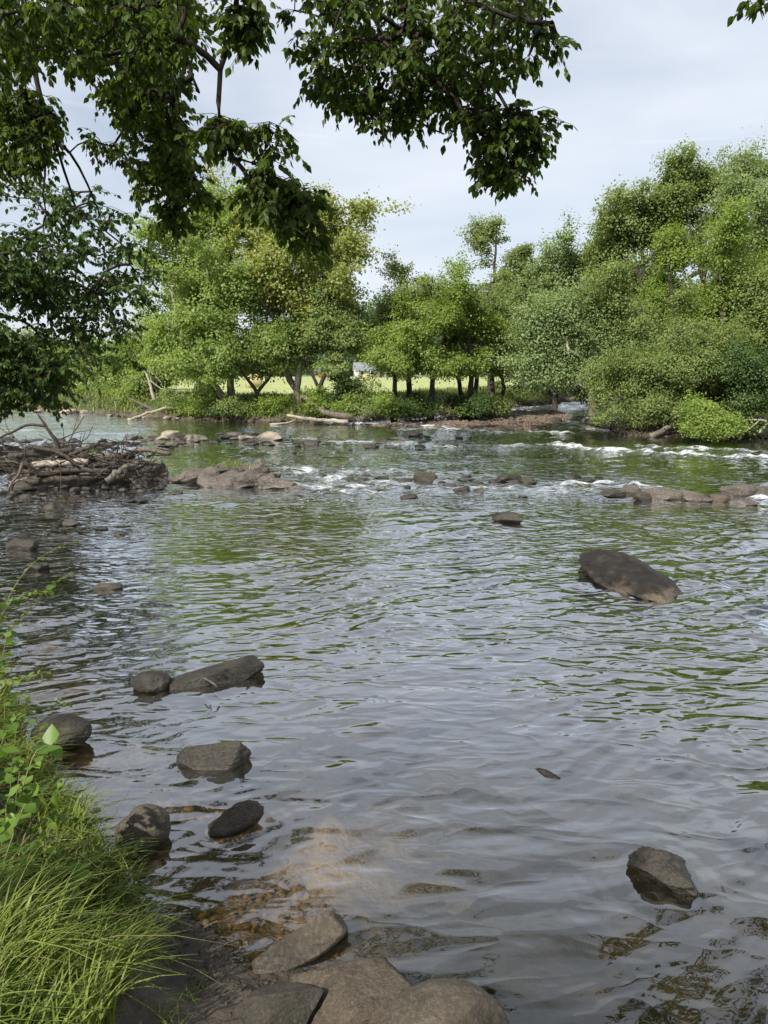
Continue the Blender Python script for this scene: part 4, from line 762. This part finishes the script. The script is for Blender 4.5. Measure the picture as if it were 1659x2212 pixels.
for k in range(30):
    px = r_.uniform(80, 470) if k < 16 else r_.uniform(1310, 1560); c = P(px, np.interp(px, [80, 280, 450, 1310, 1600], [893, 904, 912, 934, 944])+r_.uniform(0, 4))
    A('pale stone lying along the shore of the point upriver' if k < 16 else 'tan stone on the narrow beach under the right bank bushes', px, float(np.interp(px, [80, 280, 450, 1310, 1600], [889, 900, 908, 932, 943]))+r_.uniform(-2, 3), r_.uniform(8, 24), .7, r_.uniform(.25, .5), r_.uniform(-1, 1), 'rockw' if k < 16 else 'gravel', .6, 3, group='stones on the far shore' if k < 16 else 'stones on the right beach')
for k in range(135):
    if k < 100: px, py = r_.uniform(640, 1330), 1040+r_.normal()*16
    else: px, py = r_.uniform(620, 1000), 960+r_.normal()*7
    A(['small dark riffle stone between the outcrop and the pyramid-shaped rock', 'small dark stone in the riffle near the split grey rocks', 'small dark stone in the riffle around the rounded and peaked pair', 'small dark stone in the riffle just left of the right-hand ledge'][int(np.clip((px-640)/172, 0, 3))] if k < 100 else 'small brown stone in the shallow rapid right of the pale boulders', px, py, r_.uniform(10, 34), .6, r_.uniform(.12, .34), r_.uniform(-.6, .6), 'rockd', .6, 3, group='small stones of the middle riffle' if k < 100 else 'small stones of the upper rapid')
# gravel: too many to count
def scatter_stones(name, n_, fn, mat, s0, s1, label):
    V0, F0 = ico(1); pts = fn(n_); n_ = len(pts); s = rng.uniform(s0, s1, (n_, 1))*np.array([[1, .75, .5]])*rng.uniform(.7, 1.3, (n_, 3)); a = rng.uniform(0, 6.3, n_); ca, sa = np.cos(a), np.sin(a)
    L_ = V0[None]*(1+.25*(rng.random((n_, len(V0), 1))-.5))*s[:, None]; V = np.stack([L_[..., 0]*ca[:, None]-L_[..., 1]*sa[:, None], L_[..., 0]*sa[:, None]+L_[..., 1]*ca[:, None], L_[..., 2]], -1)+pts[:, None]
    Fc = (F0[None]+np.arange(n_)[:, None, None]*len(V0)).ravel()
    return tag(link(name, mesh_np(name, V.reshape(-1, 3), Fc, np.full(n_*len(F0), 3), smooth=False), M[mat]), label, 'gravel', kind='stuff')
def inpoly(poly, n_, pad=0, zoff=0.):
    xs = [p[0] for p in poly]; ys = [p[1] for p in poly]; x = rng.uniform(min(xs)-1, max(xs)+1, n_*4); y = rng.uniform(min(ys)-1, max(ys)+1, n_*4)
    ok = sd_poly(x, y, poly) > pad; x, y = x[ok][:n_], y[ok][:n_]; return np.stack([x, y, terrain(x, y)[0]+zoff], 1)
scatter_stones('gravel', 2600, lambda k: inpoly(BAR, k, -.5), 'gravel', .03, .13, 'reddish brown gravel and cobbles of the bar at the side stream mouth')
mudp = p2([(250, 1850), (320, 1890), (370, 1960), (450, 2000), (560, 2060), (700, 2130), (760, 2230), (500, 2260), (400, 2100), (300, 1990), (230, 1900)])
scatter_stones('pebbles', 2600, lambda k: inpoly(mudp, k, 0), 'rockb', .005, .018, 'crumbs of mud and small pebbles on the muddy shore')
bedp = p2([(150, 1640), (300, 1620), (520, 1700), (700, 1900), (760, 2060), (560, 2060), (450, 2000), (330, 1900), (220, 1780)])
scatter_stones('riverbed_stones', 1300, lambda k: inpoly(bedp, k, 0, .004), 'bedstone', .008, .038, 'small brown stones lying on the bed of the near-left shallows')
# pebbly edge of the far and right shore
def shore(n_):
    t_ = []; 
    for pts in (p2([(0, 882), (140, 895), (280, 904), (450, 912), (600, 916), (700, 914)]), p2([(1300, 937), (1430, 944), (1560, 947), (1660, 949)]), p2([(1040, 890), (1100, 884), (1160, 876), (1225, 867)])):
        for a, b_ in zip(pts[:-1], pts[1:]):
            k = n_//8; u = rng.random(k)[:, None]; t_.append(np.array(a)*(1-u)+np.array(b_)*u+rng.normal(size=(k, 2))*.35)
    q = np.concatenate(t_); return np.column_stack([q, terrain(q[:, 0], q[:, 1])[0]])
scatter_stones('shore_stones', 2600, shore, 'rockb', .04, .16, 'small stones along the far waterline')

# ------------------------------------------------------------------ driftwood
def log(name, label, pts, r0, r1, mat='driftd', limbs=(), cat='log', group=None, step=None):
    pts = [np.asarray(p, float) for p in pts]; L = np.linalg.norm(pts[-1]-pts[0]); c = curve(pts, step or L/14); c0 = c[0].copy(); t_ = thing(name, label, cat, tuple(c0), group)
    s = np.linspace(0, 1, len(c)); c[1:-1] += rng.normal(size=(len(c)-2, 3))*r1*.25
    tb = TB(); tb.tube(c, r0*(1-s)+r1*s, 10, rough=.10); tb.build('trunk', M[mat], t_, off=c0)
    for lp, a, b_ in limbs: tb = TB(); cc = curve(lp, L/20); tb.tube(cc, np.linspace(a, b_, len(cc)), 6, rough=.1); tb.build('branch', M[mat], t_, off=c0)
    return t_
def pz(px, py, Y): return Q(px, py, Y)
D = 16.2
log('driftwood_log', 'long dark log lying across the front of the driftwood pile', [pz(20, 1032, D), pz(130, 1022, D-.3), pz(230, 1003, D-.4), pz(300, 996, D-.3), pz(350, 1010, D-.2)], .07, .05)
log('driftwood_log', 'pale stripped pole in the middle of the driftwood pile', [pz(70, 1005, D-.5), pz(140, 998, D-.5), pz(190, 997, D-.5)], .07, .06, 'pale')
log('driftwood_log', 'grey forked log with its broken end pointing right on top of the pile', [pz(170, 985, D+.4), pz(240, 985, D+.4), pz(310, 972, D+.4), pz(368, 980, D+.4)], .075, .055, 'drift', [([pz(300, 973, D+.4), pz(340, 968, D+.5), pz(366, 973, D+.5)], .04, .03)])
log('driftwood_branch', 'bare crooked branch sticking up from the left of the pile', [pz(130, 990, D), pz(122, 955, D), pz(98, 920, D), pz(82, 895, D)], .06, .02, 'driftd', [([pz(98, 920, D), pz(60, 918, D), pz(30, 932, D), pz(0, 945, D), pz(-30, 965, D)], .04, .02)], 'branch')
log('driftwood_branch', 'curved branch hooking down over the front log', [pz(62, 965, D-.6), pz(120, 975, D-.6), pz(150, 990, D-.6), pz(170, 1010, D-.6)], .055, .03, 'driftd', (), 'branch')
log('driftwood_log', 'dark log under the pale pole', [pz(80, 1025, D-.5), pz(160, 1015, D-.5), pz(240, 1018, D-.6)], .07, .05)
log('driftwood_log', 'thin grey log leaning on the dark boulder at the pile front', [pz(230, 1040, D-.9), pz(260, 1015, D-.7), pz(300, 1000, D-.5)], .07, .05, 'drift')
log('driftwood_log', 'thick black log at the left edge of the photo', [pz(-80, 990, D), pz(0, 1000, D), pz(60, 1005, D)], .12, .09)
log('driftwood_log', 'brown log crossing the back of the pile', [pz(110, 975, D+.8), pz(200, 990, D+.7), pz(290, 985, D+.6)], .09, .07)
log('driftwood_branch', 'thin branch crossing above the pale pole', [pz(150, 965, D-.1), pz(210, 990, D-.3), pz(250, 1005, D-.4)], .03, .015, 'driftd', (), 'branch')
rp = np.random.default_rng(21)
for k in range(20):
    x_ = rp.uniform(10, 320); y_ = rp.uniform(975, 1035); Y_ = D+rp.uniform(-.9, .7); a_ = Q(x_, y_, Y_); d_ = rp.normal(size=3)*[1, .8, .45]; d_ /= np.linalg.norm(d_); L_ = rp.uniform(.5, 1.3); n_ = rp.normal(size=3)*.16
    n_[2] = abs(n_[2])*.6; m_ = a_+d_*L_*.5+n_; e_ = a_+d_*L_+n_*.3; r0_ = rp.uniform(.018, .038)
    log('driftwood_branch', 'crooked bare branch tangled among the logs of the driftwood pile', [a_, a_+d_*L_*.25+n_*rp.uniform(0, 1.2), m_, e_], r0_, r0_*.45, 'drift' if k % 3 == 0 else 'driftd', [([m_, m_+d_*L_*.2+[0, 0, .12], m_+d_*L_*.3+[.05, 0, .26]], r0_*.5, r0_*.2)], 'branch', 'crooked branches in the driftwood pile')
for lab_, pts_, r0_, mt_ in [('short dark log poking out at the lower right of the pile', [(250, 1030), (300, 1018), (345, 1012)], .08, 'driftd'), ('brown log behind the crooked bare branch', [(20, 985), (90, 978), (160, 972)], .09, 'driftd'), ('grey log end at the left front of the pile', [(30, 1045), (90, 1035), (150, 1040)], .09, 'drift'), ('slanting log leaning against the back of the pile', [(110, 1010), (170, 975), (215, 958)], .06, 'driftd'), ('low half-buried log in the pile', [(60, 1040), (150, 1034), (240, 1030)], .09, 'driftd')]:
    log('driftwood_log', lab_, [pz(a_, b_, D-.5+.05*i_) for i_, (a_, b_) in enumerate(pts_)], r0_, r0_*.7, mt_)
tb = TB()
for k in range(250):
    px = rng.uniform(-20, 330); yy = 1000+rng.normal()*17-12*math.exp(-((px-120)/80)**2); a = Q(px, yy, D+rng.uniform(-.9, .9)); d = rng.normal(size=3)*np.array([1, .5, .28]); d /= np.linalg.norm(d)
    L = rng.uniform(.15, .8); tb.tube([a, a+d*L*.5+rng.normal(size=3)*.04, a+d*L], [.014, .010, .005], 4, cap=False)
tag(tb.build('driftwood_debris', M['driftd']), 'tangle of dead twigs and stalks caught in the driftwood pile', 'debris', kind='stuff')
D = 36
log('fallen_log', 'long pale fallen trunk with a curved end and root mass on the far bank', [Q(795, 903, D-.6), Q(745, 900, D-.8), Q(700, 888, D-.6), Q(670, 868, D-.2), Q(650, 858, D)], .20, .10, 'drift')
log('fallen_log', 'thinner pale log lying in the water edge below the long fallen trunk', [Q(752, 911, 34.3), Q(700, 908, 34.4), Q(650, 902, 34.6), Q(620, 897, 34.8)], .10, .06, 'pale')
log('fallen_branch', 'thin pale stick in the water left of the two logs', [Q(583, 917, 34.4), Q(620, 913, 34.5), Q(642, 906, 34.8)], .05, .02, 'pale', (), 'branch')
log('root_stump', 'upturned broken root end of the long fallen trunk', [Q(772, 906, 35.2), Q(790, 896, 35.2), Q(806, 888, 35.2)], .26, .14, 'drift', [([Q(795, 892, 35.2), Q(812, 900, 35.1)], .08, .03), ([Q(790, 896, 35.2), Q(804, 908, 35)], .08, .03)], 'stump')
log('fallen_log', 'pale bare limb slanting into the water left of the sycamores', [Q(276, 907, 38), Q(310, 895, 38.5), Q(350, 884, 39), Q(388, 878, 39.4)], .07, .08, 'pale')
log('fallen_log', 'pale leaning snag upriver of the sycamores', [Q(338, 882, 42), Q(330, 850, 42), Q(320, 815, 42), Q(312, 795, 42)], .13, .05, 'pale', [([Q(322, 820, 42), Q(350, 840, 42), Q(372, 842, 42)], .05, .02), ([Q(318, 800, 42), Q(335, 812, 42), Q(350, 828, 42)], .05, .02)], 'snag')
log('fallen_log', 'dead forked limb at the foot of the leaning snag', [Q(330, 885, 41), Q(305, 872, 41), Q(280, 860, 41)], .1, .04, 'drift', [([Q(315, 876, 41), Q(300, 880, 41), Q(290, 890, 41)], .05, .02)], 'log')
log('fallen_log', 'grey dead trunk slanting down the right bank to the water', [Q(1405, 943, 28), Q(1440, 925, 28.3), Q(1480, 900, 28.6), Q(1510, 880, 29)], .11, .08, 'drift')
log('fallen_log', 'log lying across the head of the side stream', [Q(1190, 866, 57), Q(1240, 862, 57), Q(1300, 862, 57)], .22, .2, 'drift')
log('fallen_branch', 'bleached branching limb over the water at the right edge', [Q(1640, 935, 26), Q(1655, 910, 26), Q(1600, 908, 26), Q(1560, 918, 26)], .04, .02, 'pale', [([Q(1600, 908, 26), Q(1580, 900, 26), Q(1572, 893, 26)], .02, .01), ([Q(1640, 908, 26), Q(1620, 925, 26), Q(1590, 940, 26)], .025, .01)], 'branch')
tb = TB()
for k in range(160):
    px = rng.uniform(955, 1065); a = Q(px, 895-abs(px-1030)*.02+rng.normal()*5, 36+ (px-955)*.03); d = rng.normal(size=3)*np.array([1, .5, .5]); d /= np.linalg.norm(d); L = rng.uniform(.3, 1.1); tb.tube([a, a+d*L*.5+rng.normal(size=3)*.08, a+d*L], [.022, .016, .008], 4, cap=False)
tag(tb.build('root_tangle', M['driftd']), 'tangle of bare roots at the cut end of the far bank', 'roots', kind='stuff')
log('twig', 'short dead twig lying across the squared slab', [P(470, 1484, .09), P(458, 1474, .13), P(440, 1464, .13)], .009, .005, 'drift', [([P(452, 1475, .10), P(440, 1470, .15)], .005, .003)], 'twig')
log('twig', 'small broken twig stuck upright in the muddy shore', [P(440, 2010, .0), P(447, 2000, .06), P(470, 1990, .14)], .008, .004, 'drift', (), 'twig')

# ------------------------------------------------------------------ grass and plants
def blades(name, pts, H, W_, lean, mat, label, seg=4, kind='stuff', cat='grass', rnd=None, dirs=None):
    n_ = len(pts); a = rng.uniform(0, 6.283, n_) if dirs is None else dirs; d = np.stack([np.cos(a), np.sin(a), 0*a], 1); sd = np.stack([-np.sin(a), np.cos(a), 0*a], 1)
    s = np.linspace(0, 1, seg+1); V = []
    for k, u in enumerate(s):
        c = pts+d*(lean*H*u**1.8)[:, None]; c[:, 2] = pts[:, 2]+H*(u-lean*.62*u**2.4)
        wv = (W_*(1-u**1.6)*.5+.0004)[:, None]*sd; V += [c-wv, c+wv]
    V = np.stack(V, 1); k = 2*(seg+1); q = np.array([(2*i_, 2*i_+1, 2*i_+3, 2*i_+2) for i_ in range(seg)]); Fc = (q[None]+np.arange(n_)[:, None, None]*k).ravel()
    r = rng.random(n_) if rnd is None else rnd
    return tag(link(name, mesh_np(name, V.reshape(-1, 3), Fc, np.full(n_*seg, 4), dict(rnd=np.repeat(r, k))), M[mat]), label, cat, kind=kind)
# near bank
x = rng.uniform(-6, 1.2, 230000); y = rng.uniform(.6, 12, 230000); Z_, dn_, *_ = terrain(x, y); cl = fbm2(x*1.6, y*1.6, 61, 3)
ok = (dn_ > np.interp(y, [2.2, 2.9], [.42, .06])+.2*cl) & (rng.random(len(x)) < np.clip(.35+.9*cl+.3, .12, 1)*np.interp(y, [1, 2.5, 5, 8], [1, 1.4, 1.3, .5])); ok &= (x < np.interp(y, [1.5, 2.2, 4], [-.82, -1.08, -1.12])+.25*cl) | (y < 1.2)
x, y, Z_, cl, dn_ = [a[ok] for a in (x, y, Z_, cl, dn_)]
H_ = rng.uniform(.12, .35, len(x))*(1+.7*cl)*sstep(.0, .9, dn_+np.interp(y, [2.2, 2.9], [.1, .55])); dirs = noise2(x*1.2, y*1.2, 91)*2.6+R(10)+rng.normal(size=len(x))*.8
blades('bank_grass', np.stack([x, y, Z_], 1), np.clip(H_, .06, .7), rng.uniform(.005, .012, len(x)), rng.uniform(.3, 1.15, len(x)), 'grass', 'long arching green grass covering the near left bank', 5, dirs=dirs, rnd=np.clip(rng.random(len(x))*.8+.25*cl, 0, 1))
M['straw'] = leaf_mat('dry_grass', (.16, .13, .06), (.28, .23, .11), (.40, .34, .18), .3)
k = rng.random(len(x)) < .035; blades('dry_grass', np.stack([x, y, Z_], 1)[k], np.clip(H_[k]*1.15, .08, .8), rng.uniform(.003, .007, k.sum()), rng.uniform(.4, 1.6, k.sum()), 'straw', 'dead straw-coloured blades mixed through the bank grass', 5)
xs_ = rng.uniform(-1.8, .2, 9000); ys_ = rng.uniform(1.6, 4.5, 9000); zs_, ds_, *_ = terrain(xs_, ys_); k = (ds_ > .12) & (xs_ < np.interp(ys_, [1.6, 2.2, 4], [-.45, -.75, -.8])) & (noise2(xs_*5, ys_*5, 3) > -.1)
blades('short_grass', np.stack([xs_, ys_, zs_], 1)[k], rng.uniform(.03, .11, k.sum()), rng.uniform(.002, .005, k.sum()), rng.uniform(.3, 1.4, k.sum()), 'grass', 'short sparse grass creeping over the edge of the mud', 3)
# far bank and right bank weeds
x = rng.uniform(-50, 25, 160000); y = rng.uniform(30, 66, 160000); Z_, _, df_, dr_, *_ = terrain(x, y); cl = fbm2(x*.5, y*.5, 71, 3)
ok = ((df_ > .25) & (df_ < 7.5+cl*2)) | ((dr_ > 1) & (dr_ < 5)); x, y, Z_, cl, df_ = [a[ok] for a in (x, y, Z_, cl, df_)]
blades('shore_weeds', np.stack([x, y, Z_], 1), np.clip(rng.uniform(.2, .6, len(x))*(1+.8*cl)*np.interp(df_, [0, 3, 8], [1, 1, .55]), .1, 1.4), rng.uniform(.03, .07, len(x)), rng.uniform(.3, 1.1, len(x)), 'reed', 'tall grass and weeds growing along the far bank', 2)
for k, (px, py, Yb) in enumerate([(990, 1, 0)][:0]): pass
# tufts growing on the outcrops
for lab, c, hh_, nn in [('small upright weed tuft on top of the central outcrop', Q(492, 1003, 15.2), .22, 60), ('low green tuft on the shoulder of the central outcrop', Q(510, 1010, 15.2), .14, 90), ('grass tuft growing behind the driftwood pile', Q(190, 985, 17.6), .32, 160), ('small grass tuft at the left of the stony shelf', Q(120, 975, 19), .3, 90)]:
    pts = np.asarray(c)+rng.normal(size=(nn, 3))*[.16, .1, .0]; blades('grass_tuft', pts, rng.uniform(.5, 1, nn)*hh_, np.full(nn, .012), rng.uniform(.2, .8, nn), 'grass', lab, 3, None, 'grass tuft')
def plant(name, label, stem, r, leaf, n_lf, mat='weed', spread=.35, cat='plant', droop=.35, pair=True, start=.15):
    c = curve(stem, .05); b_ = c[0].copy(); t_ = thing(name, label, cat, tuple(b_)); tb = TB(); s = np.linspace(0, 1, len(c)); tb.tube(c, r*(1-s*.7), 6); tb.build('stem', M['stem'], t_, off=b_)
    u = np.linspace(start, 1, n_lf); idx = u*(len(c)-1); C_ = np.stack([np.interp(idx, np.arange(len(c)), c[:, k]) for k in range(3)], 1); T_ = np.gradient(C_, axis=0); T_ /= np.linalg.norm(T_, axis=1)[:, None]
    if pair: C_ = np.repeat(C_, 2, 0); T_ = np.repeat(T_, 2, 0); u = np.repeat(u, 2)
    sdv = np.cross(T_, [0, 0, 1.]+rng.normal(size=(len(T_), 3))*.6); sdv /= np.linalg.norm(sdv, axis=1)[:, None]; sg = np.tile([1, -1], len(C_))[:len(C_)]
    D_ = sdv*sg[:, None]+T_*.5+rng.normal(size=C_.shape)*spread; D_[:, 2] -= droop; N_ = rng.normal(size=C_.shape)*.3+[0, 0, 1]
    leaf_obj('leaves', C_, D_, N_, leaf*rng.uniform(.6, 1.15, len(C_))*(1.05-.3*u), M[mat], t_, 'L', None, 1.5); return t_
m, n = newmat('stem'); n.out(n.n('ShaderNodeBsdfPrincipled', Base_Color=n.ramp(n.noise(pos(n), 6), [(.3, (.10, .12, .04)), (.7, (.20, .17, .08))]), Roughness=.6).outputs[0]); M['stem'] = m
for k_, (px_, py_, Y_, ls_) in enumerate([(30, 1640, 3.3, .11), (75, 1700, 3.1, .12), (20, 1720, 3.0, .13), (110, 1760, 2.95, .10), (50, 1560, 3.6, .09), (15, 1500, 3.9, .08), (70, 1830, 2.8, .09)]):
    q_ = Q(px_, py_, Y_); g_ = np.array([q_[0]-.1, Y_-.05, ground_z(q_[0]-.1, Y_)]); q_[2] = max(q_[2], g_[2]+.15)
    plant('bank_plant', ['leafy weed behind the pale broad-leaved plant', 'weed with wide leaves right of the pale broad-leaved plant', 'large-leaved weed against the left edge', 'leafy weed at the water side of the grass', 'weed above the black rock on the bank', 'small-leaved weed high on the left bank', 'weed in the grass below the broad-leaved plants'][k_], [g_, (g_+q_)/2+[.02, 0, .05], q_, q_+[.10, .02, -.03]], .004, ls_*.68, 8, 'weed', .5, start=.3, droop=.45)
g0 = lambda px, py, Y: np.array([Q(px, py, Y)[0], Y, ground_z(Q(px, py, Y)[0], Y)])
plant('bank_plant', 'tall bent stem with sparse leaves reaching up from the left edge of the photo', [Q(-60, 1560, 4.2), Q(0, 1340, 4.3), Q(50, 1240, 4.4), Q(110, 1190, 4.5), Q(165, 1168, 4.6)], .005, .05, 14, start=.45)
plant('bank_plant', 'leafy sprig with bright leaves below the tall bent stem', [Q(-60, 1520, 4.0), Q(0, 1340, 4.1), Q(40, 1290, 4.2), Q(105, 1275, 4.3)], .004, .07, 16, start=.4)
plant('bank_plant', 'broad pale green leaves in the middle of the left bank plants', [Q(20, 1850, 3.0), Q(50, 1700, 3.05), Q(80, 1620, 3.1), Q(110, 1610, 3.15)], .005, .125, 6, start=.35, droop=.3)
plant('bank_plant', 'large dark broad-leaved plant under the pale green leaves', [Q(-20, 1960, 2.8), Q(30, 1800, 2.85), Q(70, 1720, 2.9), Q(150, 1720, 3.0)], .005, .115, 8, 'weed', start=.3, droop=.6)
plant('bank_plant', 'yellow-green fern-like frond over the grass at the left edge', [Q(-80, 1540, 3.7), Q(-20, 1480, 3.7), Q(40, 1465, 3.7), Q(100, 1452, 3.7)], .004, .06, 16, 'bright', start=.3)
plant('bank_plant', 'row of small bright leaves hanging beside the left edge', [Q(-40, 1540, 3.7), Q(5, 1420, 3.75), Q(15, 1370, 3.8), Q(40, 1350, 3.85)], .004, .075, 10, start=.3)
plant('bank_plant', 'feathery green sprig above the black rock on the left bank', [Q(-20, 1590, 3.8), Q(50, 1545, 3.85), Q(100, 1525, 3.9), Q(150, 1520, 3.95)], .004, .045, 20, start=.2)
plant('bank_plant', 'dim leafy sprig over the water under the tall bent stem', [Q(-20, 1400, 4.9), Q(50, 1330, 4.9), Q(110, 1265, 4.9), Q(150, 1240, 4.9)], .004, .05, 18, 'midg', start=.3)
plant('bank_plant', 'upright young weed with narrow leaves in the bottom grass', [Q(150, 2000, 2.6), Q(160, 1920, 2.62), Q(170, 1880, 2.65)], .004, .07, 10, start=.3)
plant('bank_plant', 'low spray of green leaves at the bottom left corner', [Q(-40, 1800, 2.8), Q(-10, 1650, 2.85), Q(20, 1560, 2.9)], .004, .10, 12, start=.2)

# ------------------------------------------------------------------ beyond the field: hill, tree line, houses, bales
hx = np.linspace(-700, 700, 160); hy = np.linspace(330, 900, 60); HX, HY = np.meshgrid(hx, hy)
HZ = -2+sstep(330, 520, HY)*(42+12*np.sin(HX*.008+.6)+10*noise2(HX*.006, HY*.006, 3))*np.interp(HX, [-400, -150, 0, 400], [.25, .5, 1, 1.1])+2.2*fbm2(HX*.07, HY*.07, 4, 4)
i = np.arange(59)[:, None]*160+np.arange(159)[None]; q = np.stack([i, i+1, i+161, i+160], -1).reshape(-1, 4)
M['hill'] = plain('hill_ground', (.035, .06, .03), .9, .4, .2)
tag(link('hill', mesh_np('hill', np.stack([HX.ravel(), HY.ravel(), HZ.ravel()], 1), q.ravel(), np.full(len(q), 4), smooth=True), M['hill']), kind='structure')
hk = 26000; x = rng.uniform(-420, 420, hk); y = 335+rng.random(hk)**1.4*260
z = -2+sstep(330, 520, y)*(42+12*np.sin(x*.008+.6)+10*noise2(x*.006, y*.006, 3))*np.interp(x, [-400, -150, 0, 400], [.25, .5, 1, 1.1])
cell_ = noise2(x*.12, y*.12, 8); pts = np.stack([x, y, z+3+rng.uniform(0, 6, hk)+3*cell_], 1)
o = leaf_obj('hillside_wood', pts, unit(hk), unit(hk)+[0, -.6, .8], rng.uniform(1.2, 3, hk), M['darkg'], None, 'S'); tag(o, 'distant wooded hillside beyond the field', 'woodland', kind='stuff')
M['treeline'] = leaf_mat('treeline_leaf', (.03, .06, .025), (.05, .09, .035), (.085, .13, .05), .3)
proto = None; r_ = np.random.default_rng(11)
for k in range(22):
    X_ = -190+k*19+r_.uniform(-5, 5); Y_ = r_.uniform(300, 330); loc = (X_, Y_, ground_z(X_, Y_)-.3); sc = r_.uniform(.8, 1.3)
    if proto is None:
        proto = tree('distant_tree', 'x', 'tree', loc, [([np.array(loc), np.array(loc)+[0, 0, 6]], .5, .2)], [(np.array(loc)+c_, r__) for c_, r__ in (([0, 0, 8], (6, 6, 4.5)), ([3, 0, 5], (5, 5, 4)), ([-4, 1, 5.5], (5, 5, 4)), ([0, -2, 3.5], (7, 5, 3.5)))], 120, 40, 1.3, 'treeline', rc=2.2, wood_r=.05, rmax=.3)
        o = proto
    else:
        o = proto.copy(); scene.collection.objects.link(o); o.location = loc
        for ch_ in proto.children: c_ = ch_.copy(); scene.collection.objects.link(c_); c_.parent = o
    o.rotation_euler = (0, 0, r_.uniform(0, 6)); o.scale = (sc, sc, sc*r_.uniform(.8, 1.15))
    tag(o, 'distant green tree behind the field, '+('left of the red building' if X_ < -28 else 'behind the white house' if X_ < 8 else 'behind the low pale house' if X_ < 40 else 'far to the right behind the wood'), 'tree', 'trees behind the field')
def house(name, label, c, w_, d_, h_, rh, wall, roof, rz=0, porch=False):
    t_ = thing(name, label, 'house', c); t_.rotation_euler = (0, 0, rz)
    tb = TB(); tb.box((0, 0, h_/2), (w_, d_, h_)); tb.poly([(-w_/2, -d_/2, h_), (-w_/2, d_/2, h_), (-w_/2, 0, h_+rh*.97), (w_/2, -d_/2, h_), (w_/2, d_/2, h_), (w_/2, 0, h_+rh*.97)], [(0, 1, 2), (3, 5, 4)]); tb.build('wall', wall, t_, smooth=False)
    tb = TB(); e = .5
    for s in (-1, 1): tb.poly([(-w_/2-e, s*(d_/2+e), h_-.25), (w_/2+e, s*(d_/2+e), h_-.25), (w_/2+e, 0, h_+rh), (-w_/2-e, 0, h_+rh), (-w_/2-e, s*(d_/2+e), h_-.1), (w_/2+e, s*(d_/2+e), h_-.1), (w_/2+e, 0, h_+rh+.15), (-w_/2-e, 0, h_+rh+.15)], [(0, 1, 2, 3), (4, 5, 6, 7), (0, 1, 5, 4), (0, 3, 7, 4), (1, 2, 6, 5)])
    rf = tb.build('roof', roof, t_, smooth=False); tb = TB(); tb.box((w_*.2, .6, h_+rh), (.7, .7, 1.2)); tb.build('chimney', M['brick'], rf, smooth=False)
    for xx in (-.36, -.16, .2, .38): 
        tb = TB(); tb.box((xx*w_, -d_/2-.03, 1.6), (1.1, .06, 1.2)); wf = tb.build('window', M['white'], t_, smooth=False); tb = TB(); tb.box((xx*w_, -d_/2-.07, 1.6), (.9, .04, 1.0)); tb.build('pane', M['pane'], wf, smooth=False)
    tb = TB(); tb.box((.02*w_, -d_/2-.03, 1.05), (1, .06, 2.1)); tb.build('door', M['brick'], t_, smooth=False)
    if porch:
        for xx in (-.45, -.2, .1, .45): tb = TB(); tb.box((xx*w_, -d_/2-1.8, 1.2), (.2, .2, 2.4)); tb.build('porch_post', M['white'], t_, smooth=False)
        tb = TB(); tb.box((0, -d_/2-1.1, 2.5), (w_, 2.0, .15)); tb.build('porch_roof', roof, t_, smooth=False)
M['white'] = plain('white_paint', (.72, .72, .68), .6, .08); M['red'] = plain('red_paint', (.33, .06, .05), .7, .2); M['brick'] = plain('chimney_brick', (.25, .12, .09), .8); M['pane'] = plain('window_pane', (.04, .05, .06), .15, .1); M['shingle'] = plain('grey_shingles', (.30, .31, .33), .8, .15); M['dkroof'] = plain('dark_roof', (.13, .12, .12), .8, .15)
q = Q(818, 815, 270); house('white_house', 'white house with a grey shingled roof and porch beyond the field', (q[0], 270, ground_z(q[0], 270)), 18, 9, 2.7, 2.6, M['white'], M['shingle'], R(6), True)
q = Q(712, 815, 262); house('red_barn', 'small red building left of the white house beyond the field', (q[0], 262, ground_z(q[0], 262)), 6.5, 6, 2.4, 1.8, M['red'], M['dkroof'], R(-12))
q = Q(890, 815, 280); house('farm_house', 'low pale house half hidden behind the bright green trees', (q[0], 280, ground_z(q[0], 280)), 14, 8, 2.6, 2.0, M['white'], M['dkroof'], R(-8))
M['hay'] = plain('hay', (.42, .36, .18), .95, .3, 6)
for lab, px, Yb in [('round hay bale seen between the sycamore trunks', 548, 66), ('round hay bale in the field in front of the white house', 792, 150), ('round hay bale in the field right of the straight dark trunk', 873, 160)]:
    q = Q(px, 830, Yb); z = ground_z(q[0], Yb); t_ = thing('hay_bale', lab, 'hay bale', (q[0], Yb, z), 'hay bales in the field')
    tb = TB(); xs = np.linspace(-.65, .65, 8); tb.tube([(x_, 0, .66) for x_ in xs], [.60, .68, .7, .69, .7, .69, .68, .60], 22, rough=.02); tb.build('bale', M['hay'], t_)
    t_.rotation_euler = (0, 0, R(25))
